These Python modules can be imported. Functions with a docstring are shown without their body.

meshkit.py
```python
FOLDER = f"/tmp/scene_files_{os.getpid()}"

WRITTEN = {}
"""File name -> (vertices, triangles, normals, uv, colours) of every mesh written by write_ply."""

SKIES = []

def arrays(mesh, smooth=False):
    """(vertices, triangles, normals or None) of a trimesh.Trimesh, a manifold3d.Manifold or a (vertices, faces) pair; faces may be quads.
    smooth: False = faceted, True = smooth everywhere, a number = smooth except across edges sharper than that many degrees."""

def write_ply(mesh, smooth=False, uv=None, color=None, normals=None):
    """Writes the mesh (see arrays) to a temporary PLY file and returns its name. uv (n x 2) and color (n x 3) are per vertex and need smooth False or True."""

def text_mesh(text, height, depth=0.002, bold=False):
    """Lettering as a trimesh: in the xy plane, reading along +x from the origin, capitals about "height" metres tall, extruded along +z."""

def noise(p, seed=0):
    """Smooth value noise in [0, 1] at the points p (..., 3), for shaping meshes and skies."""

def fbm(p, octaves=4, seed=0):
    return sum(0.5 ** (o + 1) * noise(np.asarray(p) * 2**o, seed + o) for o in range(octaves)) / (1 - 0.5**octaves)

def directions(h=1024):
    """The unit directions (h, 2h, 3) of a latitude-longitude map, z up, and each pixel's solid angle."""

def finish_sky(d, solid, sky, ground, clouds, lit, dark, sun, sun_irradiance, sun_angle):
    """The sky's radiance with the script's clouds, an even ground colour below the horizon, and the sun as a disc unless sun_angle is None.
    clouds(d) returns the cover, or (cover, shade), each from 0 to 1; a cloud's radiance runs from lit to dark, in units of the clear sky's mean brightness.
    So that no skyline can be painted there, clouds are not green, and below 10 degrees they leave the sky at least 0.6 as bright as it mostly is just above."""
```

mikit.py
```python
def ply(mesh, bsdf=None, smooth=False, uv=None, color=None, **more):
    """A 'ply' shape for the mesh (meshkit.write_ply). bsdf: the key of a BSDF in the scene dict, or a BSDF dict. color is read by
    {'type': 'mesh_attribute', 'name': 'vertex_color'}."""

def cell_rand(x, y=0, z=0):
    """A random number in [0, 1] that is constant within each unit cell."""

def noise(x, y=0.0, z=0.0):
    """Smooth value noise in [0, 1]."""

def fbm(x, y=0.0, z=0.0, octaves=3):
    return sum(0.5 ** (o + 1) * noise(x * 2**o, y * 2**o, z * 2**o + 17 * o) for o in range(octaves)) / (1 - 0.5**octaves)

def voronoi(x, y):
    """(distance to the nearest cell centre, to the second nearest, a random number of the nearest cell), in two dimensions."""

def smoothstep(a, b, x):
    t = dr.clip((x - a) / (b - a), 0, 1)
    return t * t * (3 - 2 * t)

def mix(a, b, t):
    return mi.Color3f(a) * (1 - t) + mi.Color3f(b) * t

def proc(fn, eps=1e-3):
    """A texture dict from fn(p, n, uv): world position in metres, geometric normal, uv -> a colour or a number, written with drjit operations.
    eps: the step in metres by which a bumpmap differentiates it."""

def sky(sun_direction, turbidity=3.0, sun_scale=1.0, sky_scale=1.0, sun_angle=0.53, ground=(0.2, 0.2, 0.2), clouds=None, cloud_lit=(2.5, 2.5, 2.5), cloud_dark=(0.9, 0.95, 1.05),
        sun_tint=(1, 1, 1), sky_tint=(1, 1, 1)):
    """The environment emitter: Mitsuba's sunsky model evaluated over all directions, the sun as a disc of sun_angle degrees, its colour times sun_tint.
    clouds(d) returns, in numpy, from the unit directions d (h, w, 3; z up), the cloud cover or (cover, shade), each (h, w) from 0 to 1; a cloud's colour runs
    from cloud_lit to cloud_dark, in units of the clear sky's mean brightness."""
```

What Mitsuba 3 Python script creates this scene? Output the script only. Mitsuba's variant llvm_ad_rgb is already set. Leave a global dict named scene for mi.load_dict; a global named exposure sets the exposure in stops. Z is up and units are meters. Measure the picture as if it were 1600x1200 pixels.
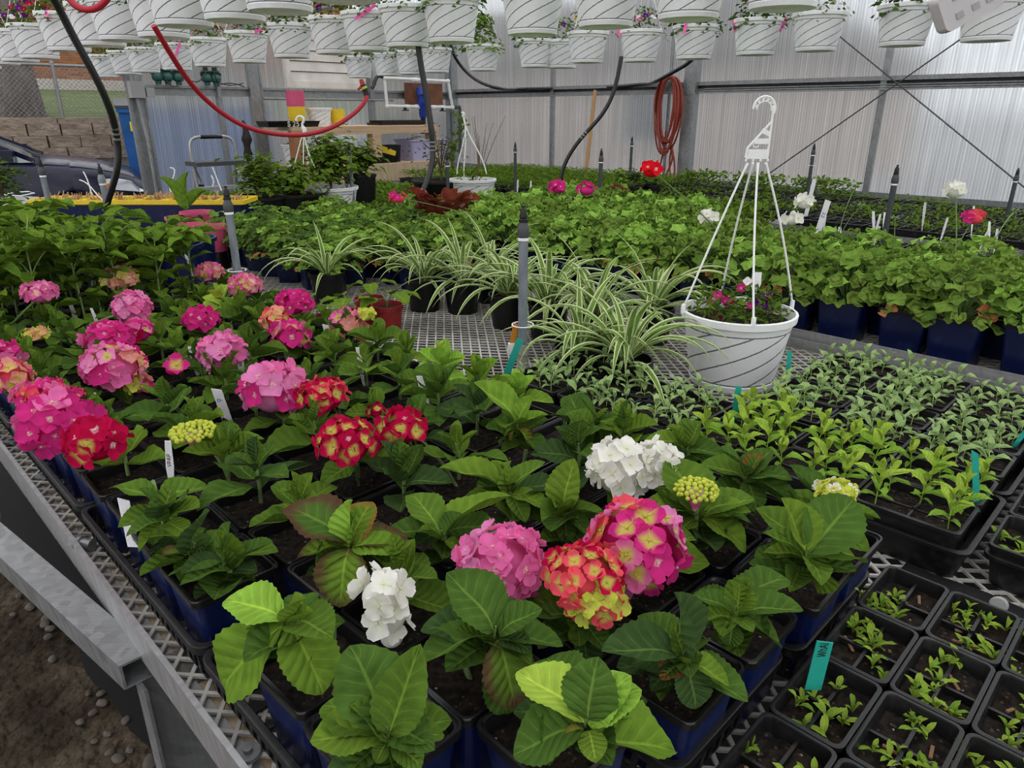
import math, random, numpy as np, trimesh, drjit as dr, mitsuba as mi, mikit, meshkit
from mikit import proc, noise, fbm, voronoi, cell_rand, smoothstep, mix
T = mi.ScalarTransform4f
scene, labels = {}, {}
# ---- camera, sky, exposure: x runs along the benches, y across the greenhouse towards the side wall, z up
CAM_Z, PITCH, FOCAL = 1.515, math.radians(20.97), 1109.0
_fw = np.array([-math.cos(PITCH) / math.sqrt(2), math.cos(PITCH) / math.sqrt(2), -math.sin(PITCH)])
scene['camera'] = {'type': 'perspective', 'fov': 2 * math.degrees(math.atan(800 / FOCAL)), 'fov_axis': 'x', 'near_clip': 0.05, 'far_clip': 400.0,
                   'to_world': T().look_at(origin=[0, 0, CAM_Z], target=[float(a) for a in (np.array([0, 0, CAM_Z]) + _fw)], up=[0, 0, 1])}


def overcast(d):
    n = meshkit.fbm(d * 3.0, 4, 5)
    return np.ones(d.shape[:2]), 0.5 * np.clip((n - 0.35) * 2, 0, 1)


scene['sky'] = mikit.sky((-0.35, -0.2, 0.85), turbidity=6.0, sun_scale=0.0, clouds=overcast, cloud_lit=(1.5, 1.5, 1.52), cloud_dark=(1.0, 1.03, 1.08), ground=(0.28, 0.27, 0.26))
exposure = 2.55
_R = np.array([1, 1, 0]) / math.sqrt(2)
_F = np.array([-1, 1, 0]) / math.sqrt(2)


def ray(px, py):
    u, v = (px - 800) / FOCAL, (py - 600) / FOCAL
    return u * _R + (math.cos(PITCH) - v * math.sin(PITCH)) * _F + np.array([0, 0, -math.sin(PITCH) - v * math.cos(PITCH)])


def at(px, py, z):
    'the point of the level z that a measured spot of the photograph lies on'
    d = ray(px, py)
    return d * ((z - CAM_Z) / d[2]) + np.array([0, 0, CAM_Z])


def on_x(px, py, x):
    d = ray(px, py)
    return d * (x / d[0]) + np.array([0, 0, CAM_Z])


def on_y(px, py, y):
    d = ray(px, py)
    return d * (y / d[1]) + np.array([0, 0, CAM_Z])


# ---- helpers
rnd = random.Random(7)
U = rnd.uniform
_count = {}


def numbered(name):
    n = _count.get(name, -1) + 1
    _count[name] = n
    return name if n == 0 else f'{name}_{n:03d}'


def thing(name, label, cat, group=None, kind=None):
    key = numbered(name)
    labels[key] = {'label': label, 'category': cat}
    if group:
        labels[key]['group'] = group
    if kind:
        labels[key]['kind'] = kind
    return key


def put(parent, name, ply, m=None, label=None, kind=None):
    'one entry under a holder (or at top level); ply is a shape dict'
    key = numbered(f'{parent}__{name}') if parent else numbered(name)
    d = dict(ply)
    if m is not None:
        d['to_world'] = T(np.asarray(m, float).tolist())
    scene[key] = d
    if label or kind:
        labels[key] = {}
        if label:
            labels[key]['label'] = label
        if kind:
            labels[key]['kind'] = kind
    return key


def struct(name, ply, label=None):
    key = numbered(name)
    if ply is not None:
        scene[key] = dict(ply)
    labels[key] = {'label': label or name.replace('_', ' '), 'category': name.split('_')[0], 'kind': 'structure'}
    return key


def unit(v):
    v = np.asarray(v, float)
    return v / max(np.linalg.norm(v), 1e-12)


def rz(a):
    c, s = math.cos(a), math.sin(a)
    return np.array([[c, -s, 0, 0], [s, c, 0, 0], [0, 0, 1, 0], [0, 0, 0, 1.0]])


def mv(x, y, z):
    m = np.eye(4)
    m[:3, 3] = x, y, z
    return m


def sc(x, y=None, z=None):
    return np.diag([x, x if y is None else y, x if z is None else z, 1.0])


def frame(base, tip, width=1.0, roll=0.0, up=(0, 0, 1)):
    'template (0,0,0)-(0,1,0) laid from base to tip, its z side up'
    base, tip = np.asarray(base, float), np.asarray(tip, float)
    d = tip - base
    L = np.linalg.norm(d)
    y = d / L
    x = np.cross(y, up)
    x = unit(x) if np.linalg.norm(x) > 1e-3 else np.array([1.0, 0, 0])
    z = np.cross(x, y)
    x, z = x * math.cos(roll) + z * math.sin(roll), z * math.cos(roll) - x * math.sin(roll)
    m = np.eye(4)
    m[:3, 0], m[:3, 1], m[:3, 2], m[:3, 3] = x * L * width, y * L, z * L, base
    return m


def coded(uv, tone, zone=0):
    return np.column_stack([tone + .02 + .96 * np.clip(uv[:, 0], 0, 1), zone + .02 + .96 * np.clip(uv[:, 1], 0, 1)])


def align(p, nrm, r, spin=0.0):
    'z axis along nrm at p, scale r'
    z = unit(nrm)
    x = unit(np.cross(z, [0.31, .95, .05]))
    y = np.cross(z, x)
    c, s = math.cos(spin), math.sin(spin)
    m = np.eye(4)
    m[:3, 0], m[:3, 1], m[:3, 2], m[:3, 3] = r * (x * c + y * s), r * (y * c - x * s), r * z, p
    return m


class MB:
    'collects pieces of one mesh'

    def __init__(self):
        self.v, self.f, self.uv, self.n = [], [], [], 0

    def add(self, v, f, uv=None):
        v, f = np.asarray(v, float), np.asarray(f, int)
        if f.shape[1] == 4:
            f = np.vstack([f[:, [0, 1, 2]], f[:, [0, 2, 3]]])
        self.v.append(v)
        self.f.append(f + self.n)
        self.uv.append(np.zeros((len(v), 2)) if uv is None else np.asarray(uv, float))
        self.n += len(v)
        return self

    def box(self, x0, x1, y0, y1, z0, z1, m=None):
        v = np.array([[x, y, z] for x in (x0, x1) for y in (y0, y1) for z in (z0, z1)], float)
        if m is not None:
            v = v @ np.asarray(m)[:3, :3].T + np.asarray(m)[:3, 3]
        return self.add(v, [[0, 1, 3, 2], [4, 6, 7, 5], [0, 4, 5, 1], [2, 3, 7, 6], [0, 2, 6, 4], [1, 5, 7, 3]])

    def bar(self, a, b, w, h=None, up=(0, 0, 1)):
        'a straight bar of width w and height h from a to b'
        a, b = np.asarray(a, float), np.asarray(b, float)
        h = w if h is None else h
        y = unit(b - a)
        x = np.cross(y, up)
        x = unit(x) if np.linalg.norm(x) > 1e-6 else np.array([1.0, 0, 0])
        z = np.cross(x, y)
        c = [x * w / 2 + z * h / 2, -x * w / 2 + z * h / 2, -x * w / 2 - z * h / 2, x * w / 2 - z * h / 2]
        v = [a + k for k in c] + [b + k for k in c]
        return self.add(v, [[3, 2, 1, 0], [4, 5, 6, 7], [0, 1, 5, 4], [1, 2, 6, 5], [2, 3, 7, 6], [3, 0, 4, 7]])

    def tube(self, pts, r, sides=8, caps=True):
        p = np.asarray(pts, float)
        r = np.broadcast_to(np.asarray(r, float), (len(p),))
        t = np.gradient(p, axis=0)
        t /= np.linalg.norm(t, axis=1, keepdims=True) + 1e-12
        a = np.cross(t[0], [0, 0, 1.0] if abs(t[0][2]) < 0.9 else [1.0, 0, 0])
        rows = []
        for i in range(len(p)):
            a = unit(a - t[i] * (a @ t[i]))
            b = np.cross(t[i], a)
            ang = np.arange(sides) * 2 * math.pi / sides
            rows.append(p[i] + r[i] * (np.cos(ang)[:, None] * a + np.sin(ang)[:, None] * b))
        v = np.vstack(rows)
        f = [[i * sides + j, i * sides + (j + 1) % sides, (i + 1) * sides + (j + 1) % sides, (i + 1) * sides + j] for i in range(len(p) - 1) for j in range(sides)]
        uv = np.array([[j / sides, i / (len(p) - 1)] for i in range(len(p)) for j in range(sides)])
        self.add(v, f, uv)
        if caps:
            k = sides
            for ring, flip in ((rows[0], True), (rows[-1], False)):
                idx = [[0, j, j + 1] for j in range(1, k - 1)]
                self.add(ring, [q[::-1] for q in idx] if flip else idx)
        return self

    def lathe(self, prof, n=24, m=None, ang0=0.0):
        'profile of (radius, z) turned about z; uv = (turn, profile step)'
        prof = np.asarray(prof, float)
        a = np.linspace(0, 2 * math.pi, n + 1) + ang0
        v = np.array([[r * math.cos(t), r * math.sin(t), z] for r, z in prof for t in a])
        if m is not None:
            v = v @ np.asarray(m)[:3, :3].T + np.asarray(m)[:3, 3]
        w = n + 1
        f = [[i * w + j, i * w + j + 1, (i + 1) * w + j + 1, (i + 1) * w + j] for i in range(len(prof) - 1) for j in range(n)]
        s = np.concatenate([[0], np.cumsum(np.linalg.norm(np.diff(prof, axis=0), axis=1))])
        uv = np.array([[j / n, q / max(s[-1], 1e-9)] for q in s for j in range(w)])
        return self.add(v, f, uv)

    def loft(self, rings, close=True, cap0=False, cap1=False):
        'rings of equal point count joined one to the next'
        rings = [np.asarray(q, float) for q in rings]
        k = len(rings[0])
        f = [[i * k + j, i * k + (j + 1) % k, (i + 1) * k + (j + 1) % k, (i + 1) * k + j] for i in range(len(rings) - 1) for j in range(k if close else k - 1)]
        self.add(np.vstack(rings), f)
        for on, ring, flip in ((cap0, rings[0], True), (cap1, rings[-1], False)):
            if on:
                idx = [[k, j, (j + 1) % k] for j in range(k)]
                self.add(np.vstack([ring, ring.mean(0)]), [q[::-1] for q in idx] if flip else idx)
        return self

    def mesh(self, m=None):
        v, f = np.vstack(self.v), np.vstack(self.f)
        if m is not None:
            v = v @ np.asarray(m)[:3, :3].T + np.asarray(m)[:3, 3]
        return v, f, np.vstack(self.uv)

    def ply(self, bsdf, smooth=False, m=None):
        v, f, uv = self.mesh(m)
        if smooth is False or smooth is True:
            return mikit.ply((v, f), bsdf, smooth, uv=uv)
        # smooth up to an angle, keeping a uv row for every vertex: vertices at one place share their normals only below that angle
        fn = np.cross(v[f[:, 1]] - v[f[:, 0]], v[f[:, 2]] - v[f[:, 0]])
        ln = np.linalg.norm(fn, axis=1, keepdims=True)
        fu = fn / np.maximum(ln, 1e-15)
        corner = f.ravel()
        key = np.unique(np.round(v, 6), axis=0, return_inverse=True)[1].ravel()[corner]
        order = np.argsort(key, kind='stable')
        nn = np.zeros((len(corner), 3))
        starts = np.flatnonzero(np.r_[True, np.diff(key[order]) > 0, True])
        face = np.repeat(np.arange(len(f)), 3)
        cs = math.cos(math.radians(smooth))
        for a, b in zip(starts[:-1], starts[1:]):
            c = order[a:b]
            g = fu[face[c]]
            w = fn[face[c]]
            nn[c] = ((g @ g.T) > cs) @ w
        nn /= np.maximum(np.linalg.norm(nn, axis=1, keepdims=True), 1e-15)
        p = meshkit.write_ply((v[corner], np.arange(len(corner)).reshape(-1, 3)), False, uv[corner], None, normals=nn)
        return {'type': 'ply', 'filename': p, 'face_normals': False, 'bsdf': {'type': 'ref', 'id': bsdf}}


def rrect(hx, hy, r, z, n=4, cx=0.0, cy=0.0):
    'rounded rectangle ring, counter-clockwise'
    out = []
    for sx, sy, a0 in ((1, 1, 0), (-1, 1, 90), (-1, -1, 180), (1, -1, 270)):
        for k in range(n + 1):
            a = math.radians(a0 + 90 * k / n)
            out.append((cx + sx * (hx - r) + r * math.cos(a), cy + sy * (hy - r) + r * math.sin(a), z))
    return np.array(out)


def curve(pts, n=24):
    'smooth curve through the points'
    from scipy.interpolate import CubicSpline
    p = np.asarray(pts, float)
    s = np.r_[0, np.cumsum(np.linalg.norm(np.diff(p, axis=0), axis=1))]
    return CubicSpline(s, p)(np.linspace(0, s[-1], n))


# ---- materials
def rgb(r, g, b):
    return {'type': 'rgb', 'value': [float(r), float(g), float(b)]}


def mat(name, color, rough=0.5, metallic=0.0, spec=0.5, coat=0.0, bump=None, scale=0.001, eps=1e-3):
    b = {'type': 'principled', 'base_color': color if isinstance(color, dict) else rgb(*color), 'roughness': rough, 'metallic': metallic, 'specular': spec}
    if coat:
        b['clearcoat'], b['clearcoat_gloss'] = coat, 0.9
    if bump:
        b = {'type': 'bumpmap', 'arbitrary': proc(bump, eps), 'scale': scale, 'bsdf': b}
    scene[name] = {'type': 'twosided', 'bsdf': b}


C3 = mi.Color3f


def pick(t, table):
    'colour number t of the table'
    c = C3(*table[0])
    for i, q in enumerate(table[1:], 1):
        c = dr.select(t > i - 0.5, C3(*q), c)
    return c


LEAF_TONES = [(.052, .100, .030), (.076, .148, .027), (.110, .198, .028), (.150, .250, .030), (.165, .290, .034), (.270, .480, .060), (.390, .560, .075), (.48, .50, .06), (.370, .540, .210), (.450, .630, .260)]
LEAF_RED = [(.11, .035, .035), (.30, .10, .04), (.42, .22, .10)]


def leaf_color(p, n, uv):
    t, r = dr.floor(uv.x), dr.floor(uv.y)
    u, v = (uv.x - t) * 1.0417 - .02, (uv.y - r) * 1.0417 - .02
    c = pick(t, LEAF_TONES)
    a = dr.abs(u - .5) * 2
    w = fbm(p.x * 55, p.y * 55, p.z * 55, 2)
    c = c * (.72 + .55 * w)
    q = v * 7 - a * 2.2 + a * a * .7
    lat = dr.abs(q - dr.floor(q) - .5)
    vein = dr.maximum(smoothstep(.07, .025, a) * (.95 - .5 * v), .26 * smoothstep(.09, .02, lat) * smoothstep(1.0, .45, a))
    c = c * (1 - .10 * smoothstep(.25, .5, lat))
    c = mix(c, c * C3(1.5, 1.25, 1.1) + C3(.07, .11, .02), vein)
    edge = smoothstep(.35, .95, dr.maximum(a * .95, dr.abs(v - .45) * 1.7) + (w - .5) * .5)
    red = mix(C3(*LEAF_RED[0]), C3(*LEAF_RED[1]), dr.clip(r - 1, 0, 1))
    return mix(c, red, dr.select(r > .5, edge * .85, 0))


def leaf_bump(p, n, uv):
    u, v = uv.x - dr.floor(uv.x), uv.y - dr.floor(uv.y)
    a = dr.abs(u - .5) * 2
    s = v * 7 - a * 2.2 + a * a * .7
    lat = dr.abs(s - dr.floor(s) - .5)
    return smoothstep(.02, .5, lat) * smoothstep(0, .2, a) + .25 * noise(p.x * 300, p.y * 300, p.z * 300)


def thin_leaf(name, color, rough=.42, bump=None, scale=.001, trans=.55):
    b = {'type': 'principledthin', 'base_color': proc(color), 'roughness': rough, 'diff_trans': trans, 'eta': 1.5}
    scene[name] = {'type': 'bumpmap', 'arbitrary': proc(bump, 4e-4), 'scale': scale, 'bsdf': b} if bump else b


thin_leaf('leaf', leaf_color, .36, leaf_bump, .0018, .38)

PETALS = [(.78, .17, .42), (.66, .035, .24), (.52, .008, .065), (.84, .83, .78), (.62, .68, .10), (.80, .34, .27), (.13, .015, .22), (.72, .012, .02), (.85, .55, .03), (.83, .10, .14), (.78, .26, .52), (.30, .01, .08)]
EYES = [(.86, .55, .55), (.62, .58, .12), (.86, .70, .45), (.80, .82, .66)]


def petal_color(p, n, uv):
    t, r = dr.floor(uv.x), dr.floor(uv.y)
    u, v = (uv.x - t) * 1.0417 - .02, (uv.y - r) * 1.0417 - .02
    c = pick(t, PETALS)
    w = noise(p.x * 90, p.y * 90, p.z * 90)
    c = c * (.84 + .3 * w)
    c = c * (1 - .10 * smoothstep(.3, .05, dr.abs(dr.sin(u * 22))))
    eye = pick(r, EYES)
    reach = dr.select(r > .5, .62, .22)
    return mix(eye, c, smoothstep(reach * .25, reach, v + (w - .5) * .25))


thin_leaf('petal', petal_color, .5, None, 0, .5)


def stripe_color(p, n, uv):
    u, v = uv.x - dr.floor(uv.x), uv.y
    a = dr.abs(u - .5) * 2
    w = noise(p.x * 30, p.y * 30, p.z * 30)
    g = mix(C3(.12, .24, .045), C3(.20, .34, .07), w)
    c = mix(g, C3(.68, .72, .42), smoothstep(.48, .64, a))
    return mix(c, C3(.20, .30, .08), .35 * smoothstep(.07, .02, a))


thin_leaf('striped_leaf', stripe_color, .35, None, 0, .5)


def round_color(p, n, uv):
    'geranium leaf: uv.x = tone + turn, uv.y = zone + radius'
    t, r = dr.floor(uv.x), dr.floor(uv.y)
    u, v = (uv.x - t) * 1.0417 - .02, (uv.y - r) * 1.0417 - .02
    c = pick(t, LEAF_TONES)
    w = fbm(p.x * 50, p.y * 50, p.z * 50, 2)
    c = c * (.7 + .6 * w)
    ray_ = dr.abs(u * 7 - dr.floor(u * 7) - .5)
    c = mix(c, c * 1.45 + C3(.03, .05, .01), .6 * smoothstep(.12, .03, ray_) * smoothstep(1, .6, v))
    c = mix(c, C3(1, 1, 1) * dr.mean(c), .10) * 1.18
    ring = smoothstep(.40, .52, v) * smoothstep(.80, .68, v)
    c = mix(c, c * C3(.55, .42, .5), dr.select((r > .5) & (r < 1.5), ring * .8, 0))
    return mix(c, C3(.62, .22, .10), dr.select(r > 1.5, smoothstep(.3, .8, v + (w - .5) * .7), 0))


thin_leaf('round_leaf', round_color, .55, lambda p, n, uv: dr.abs((uv.x - dr.floor(uv.x)) * 7 - dr.floor((uv.x - dr.floor(uv.x)) * 7) - .5) + .4 * noise(p.x * 250, p.y * 250, p.z * 250), .0012)


def stem_color(p, n, uv):
    return mix(C3(.10, .19, .05), C3(.20, .27, .10), noise(p.x * 60, p.y * 60, p.z * 60))


mat('stem', proc(stem_color), .5)
mat('woody_stem', (.13, .085, .05), .8)


def soil_color(p, n, uv):
    w = fbm(p.x * 120, p.y * 120, p.z * 120, 3)
    c = mix(C3(.005, .004, .0035), C3(.026, .018, .012), smoothstep(.3, .75, w))
    f, s, k = voronoi(p.x * 160, p.y * 160)
    c = mix(c, C3(.065, .042, .026), dr.select((k > .90) & (f < .33), 1, 0))
    return mix(c, C3(.33, .30, .26), dr.select((k < .012) & (f < .25), .8, 0))


mat('soil', proc(soil_color), .9, spec=.25, bump=lambda p, n, uv: fbm(p.x * 160, p.y * 160, p.z * 160, 3), scale=.006, eps=5e-4)
mat('black_plastic', (.006, .006, .0065), .36, spec=.4)


def dusty(p, n, uv):
    w = fbm(p.x * 40, p.y * 40, p.z * 40, 3)
    k = noise(p.x * 900, p.y * 900, p.z * 900)
    return mix(C3(.006, .006, .0065), C3(.060, .058, .055), smoothstep(.5, .95, w) * .45 + dr.select(k > .94, .35, 0))


mat('tray_plastic', proc(dusty), .42)
mat('pot_rim_plastic', (.008, .008, .0085), .32)


def navy(p, n, uv):
    w = fbm(p.x * 35, p.y * 35, p.z * 18, 3)
    k = noise(p.x * 700, p.y * 700, p.z * 700)
    return mix(C3(.002, .007, .050), C3(.010, .024, .095), smoothstep(.5, .9, w) * .7) + dr.select(k > .96, .03, 0)


mat('navy_plastic', proc(navy), .33)


def galv(p, n, uv):
    f, s, k = voronoi(p.x * 70 + p.z * 31, p.y * 70 + p.z * 47)
    w = fbm(p.x * 12, p.y * 12, p.z * 12, 3)
    st = noise(p.x * 9 + p.y * 9, p.z * 2, p.x * 200 - p.y * 200)
    return mix(C3(.17, .178, .182), C3(.36, .37, .375), .45 * k + .3 * w + .25 * st)


mat('galvanized', proc(galv), .42, metallic=.55)
mat('aluminium', proc(lambda p, n, uv: mix(C3(.36, .36, .365), C3(.50, .50, .505), noise(p.x * 130 + p.z * 60, p.y * 60, p.z * 25 - p.x * 8))), .38, metallic=.6)


def dirty_steel(p, n, uv):
    w = fbm(p.x * 9, p.y * 9, p.z * 9, 3)
    return mix(C3(.34, .32, .29), C3(.60, .58, .54), smoothstep(.3, .7, w))


mat('mesh_steel', proc(dirty_steel), .5, metallic=.2)
mat('white_plastic', (.84, .85, .84), .35)
mat('label_plastic', (.86, .86, .88), .4)
mat('ink', (.012, .014, .02), .6)
mat('blue_ink', (.03, .18, .42), .6)
mat('teal_plastic', (.02, .38, .30), .45)
mat('pink_tape', (.85, .10, .42), .45)
# ---- large structure: ground, end wall and side wall of the greenhouse, what stands outside
def dirt(p, n, uv):
    w = fbm(p.x * 7, p.y * 7, p.z * 7, 4)
    k = fbm(p.x * 70, p.y * 70, 0, 3)
    c = mix(C3(.030, .022, .014), C3(.095, .073, .050), smoothstep(.3, .75, w))
    return c * (.6 + .8 * k)


mat('dirt', proc(dirt), .95, spec=.2, bump=lambda p, n, uv: fbm(p.x * 45, p.y * 45, 0, 4), scale=.02, eps=2e-3)
mat('asphalt', proc(lambda p, n, uv: mix(C3(.24, .235, .23), C3(.40, .39, .385), fbm(p.x * 2, p.y * 2, 0, 4))), .9)
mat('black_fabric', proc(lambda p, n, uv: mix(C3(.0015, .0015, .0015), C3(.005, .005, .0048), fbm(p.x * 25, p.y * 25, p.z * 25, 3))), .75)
mat('stone', proc(lambda p, n, uv: mix(C3(.055, .045, .036), C3(.16, .135, .115), fbm(p.x * 30, p.y * 30, p.z * 30, 3))), .8)
mat('wood', proc(lambda p, n, uv: mix(C3(.40, .25, .14), C3(.62, .45, .29), fbm(p.x * 5 + p.z * 40, p.y * 3, p.z * 40 + p.x * 20, 3))), .7)
mat('red_wood', proc(lambda p, n, uv: mix(C3(.23, .085, .035), C3(.40, .17, .08), fbm(p.x * 50, p.y * 50, p.z * 4, 3))), .7)
mat('plywood', proc(lambda p, n, uv: mix(C3(.085, .035, .018), C3(.26, .105, .05), fbm(p.x * 10, p.y * 14, p.z * 8, 4))), .75)
mat('plank', proc(lambda p, n, uv: mix(C3(.36, .27, .16), C3(.58, .46, .31), fbm(p.x * 8, p.y * 60, p.z * 8, 3))), .8)
mat('black_hose', (.010, .010, .011), .3, spec=.6)
mat('red_hose', (.42, .012, .030), .35)
mat('orange_cord', (.24, .035, .018), .5)
mat('tan_wood', (.46, .26, .11), .6)
mat('grey_plastic', (.33, .33, .33), .45)
mat('dark_grey_plastic', (.050, .055, .060), .45)


def pvc(p, n, uv):
    w = fbm(p.x * 60, p.y * 60, p.z * 14, 3)
    return mix(C3(.085, .105, .125), C3(.26, .29, .31), w)


mat('grey_pvc', proc(pvc), .4)
mat('white_pvc', (.74, .74, .72), .35)


def flutes(p, n, uv):
    s = p.x + p.y
    rib = smoothstep(-.3, .9, dr.sin(s * (2 * math.pi / .026)))
    w = fbm(s * 22, p.z * .9, 3.3, 3)
    st = noise(s * 130, p.z * 1.3, 0)
    return C3(.93, .975, 1.0) * mix(C3(.60, .60, .61), C3(.98, .98, .98), dr.clip(.38 * rib + .50 * w + .40 * smoothstep(.3, .8, st) - .10, 0, 1))


scene['polycarbonate'] = {'type': 'principledthin', 'base_color': proc(flutes), 'roughness': .24, 'spec_trans': .66, 'diff_trans': 1.4, 'eta': 1.25}

g = np.linspace(-1, 1, 60)
v = np.array([(x * .9 - 1.3, y * .55 - .22, 0) for x in g for y in g])
edge_ = np.clip(1 - np.maximum(np.abs((v[:, 0] + 1.3) / .9), np.abs((v[:, 1] + .22) / .55)), 0, 1)
v[:, 2] = .035 * (meshkit.fbm(v * [6, 6, 1], 5) - .45) * np.clip(edge_ * 6, 0, 1) + .004
floor_mesh = MB().add(v, [[i * 60 + j, (i + 1) * 60 + j, (i + 1) * 60 + j + 1, i * 60 + j + 1] for i in range(59) for j in range(59)])
floor_mesh.add([(-8.6, -2.5, 0), (6, -2.5, 0), (6, 7.3, 0), (-8.6, 7.3, 0)], [[0, 1, 2, 3]])
struct('floor', floor_mesh.ply('dirt', True), 'bare brown dirt floor of the aisle')
struct('ground_cloth', MB().add([(x, .288 + .012 * math.sin(x * 7) + .008 * math.sin(x * 23), .012) for x in np.linspace(-8.3, 5, 160)] + [(x, 7.1, .012) for x in np.linspace(-8.3, 5, 160)], [[i, i + 1, 161 + i, 160 + i] for i in range(159)]).ply('black_fabric'), 'black ground cloth on the floor under the benches')
struct('ground', MB().add([(-60, -60, -.04), (60, -60, -.04), (60, 60, -.04), (-60, 60, -.04)], [[0, 1, 2, 3]]).ply('asphalt'), 'grey asphalt outside the greenhouse')
for i, (px, py, r) in enumerate([(47, 948, .018), (20, 960, .010), (75, 965, .022), (70, 975, .017), (78, 982, .015), (75, 995, .013), (82, 1030, .015), (125, 1128, .012), (158, 1083, .013), (138, 1083, .010), (160, 1098, .016), (145, 1113, .012), (197, 1125, .014), (168, 1147, .012), (172, 1175, .013), (235, 1190, .022), (185, 1185, .018), (148, 1158, .010), (30, 930, .014), (203, 1172, .012)]):
    c = at(px, py, .012)
    s = trimesh.creation.icosphere(2, 1.0)
    p = s.vertices * np.array([1, .75, .6]) * (1 + .35 * (meshkit.noise(s.vertices * 1.7 + i * 5, i)[:, None] - .5))
    k = thing('pebble', 'loose rounded stone lying on the dirt floor beside the bench', 'stone', 'stones on the dirt floor')
    put(k, 'stone', mikit.ply((p * r, s.faces), 'stone', True), mv(*c) @ rz(i))

# side wall (y = 7.2): posts, rail, sheets
WY, WX = 7.2, -8.44


def quad(a, b, c, d):
    return MB().add([a, b, c, d], [[0, 1, 2, 3]])


posts_x = [-8.36, -6.45, -4.44, -2.50, -.50, 1.5, 3.4]
w = struct('wall_side', None, 'translucent fluted plastic side wall with galvanized posts')
for a, b in zip(posts_x[:-1], posts_x[1:]):
    for z0, z1 in ((0, 1.71), (1.80, 3.5)):
        put(w, 'panel', quad((a, WY, z0), (b, WY, z0), (b, WY, z1), (a, WY, z1)).ply('polycarbonate'))
for i, x in enumerate(posts_x):
    big = i in (0, 2, 4)
    h = .07 if big else .026
    m = MB().box(x - h, x + h, WY - (.10 if big else .045), WY - .005, 0, 3.5)
    if big:
        m.box(x - h - .02, x - h + .005, WY - .06, WY - .005, 0, 3.5).box(x - .075, x + .075, WY - .106, WY - .09, 1.69, 1.83)
    put(w, 'post', m.ply('galvanized'))
r = MB().box(-8.4, 3.4, WY - .062, WY - .012, 1.792, 1.812).box(-8.4, 3.4, WY - .022, WY - .012, 1.70, 1.80).box(-8.4, 3.4, WY - .062, WY - .012, 1.697, 1.712).box(-8.4, 3.4, WY - .062, WY - .055, 1.775, 1.795)
put(w, 'rail', r.ply('galvanized'))
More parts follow.
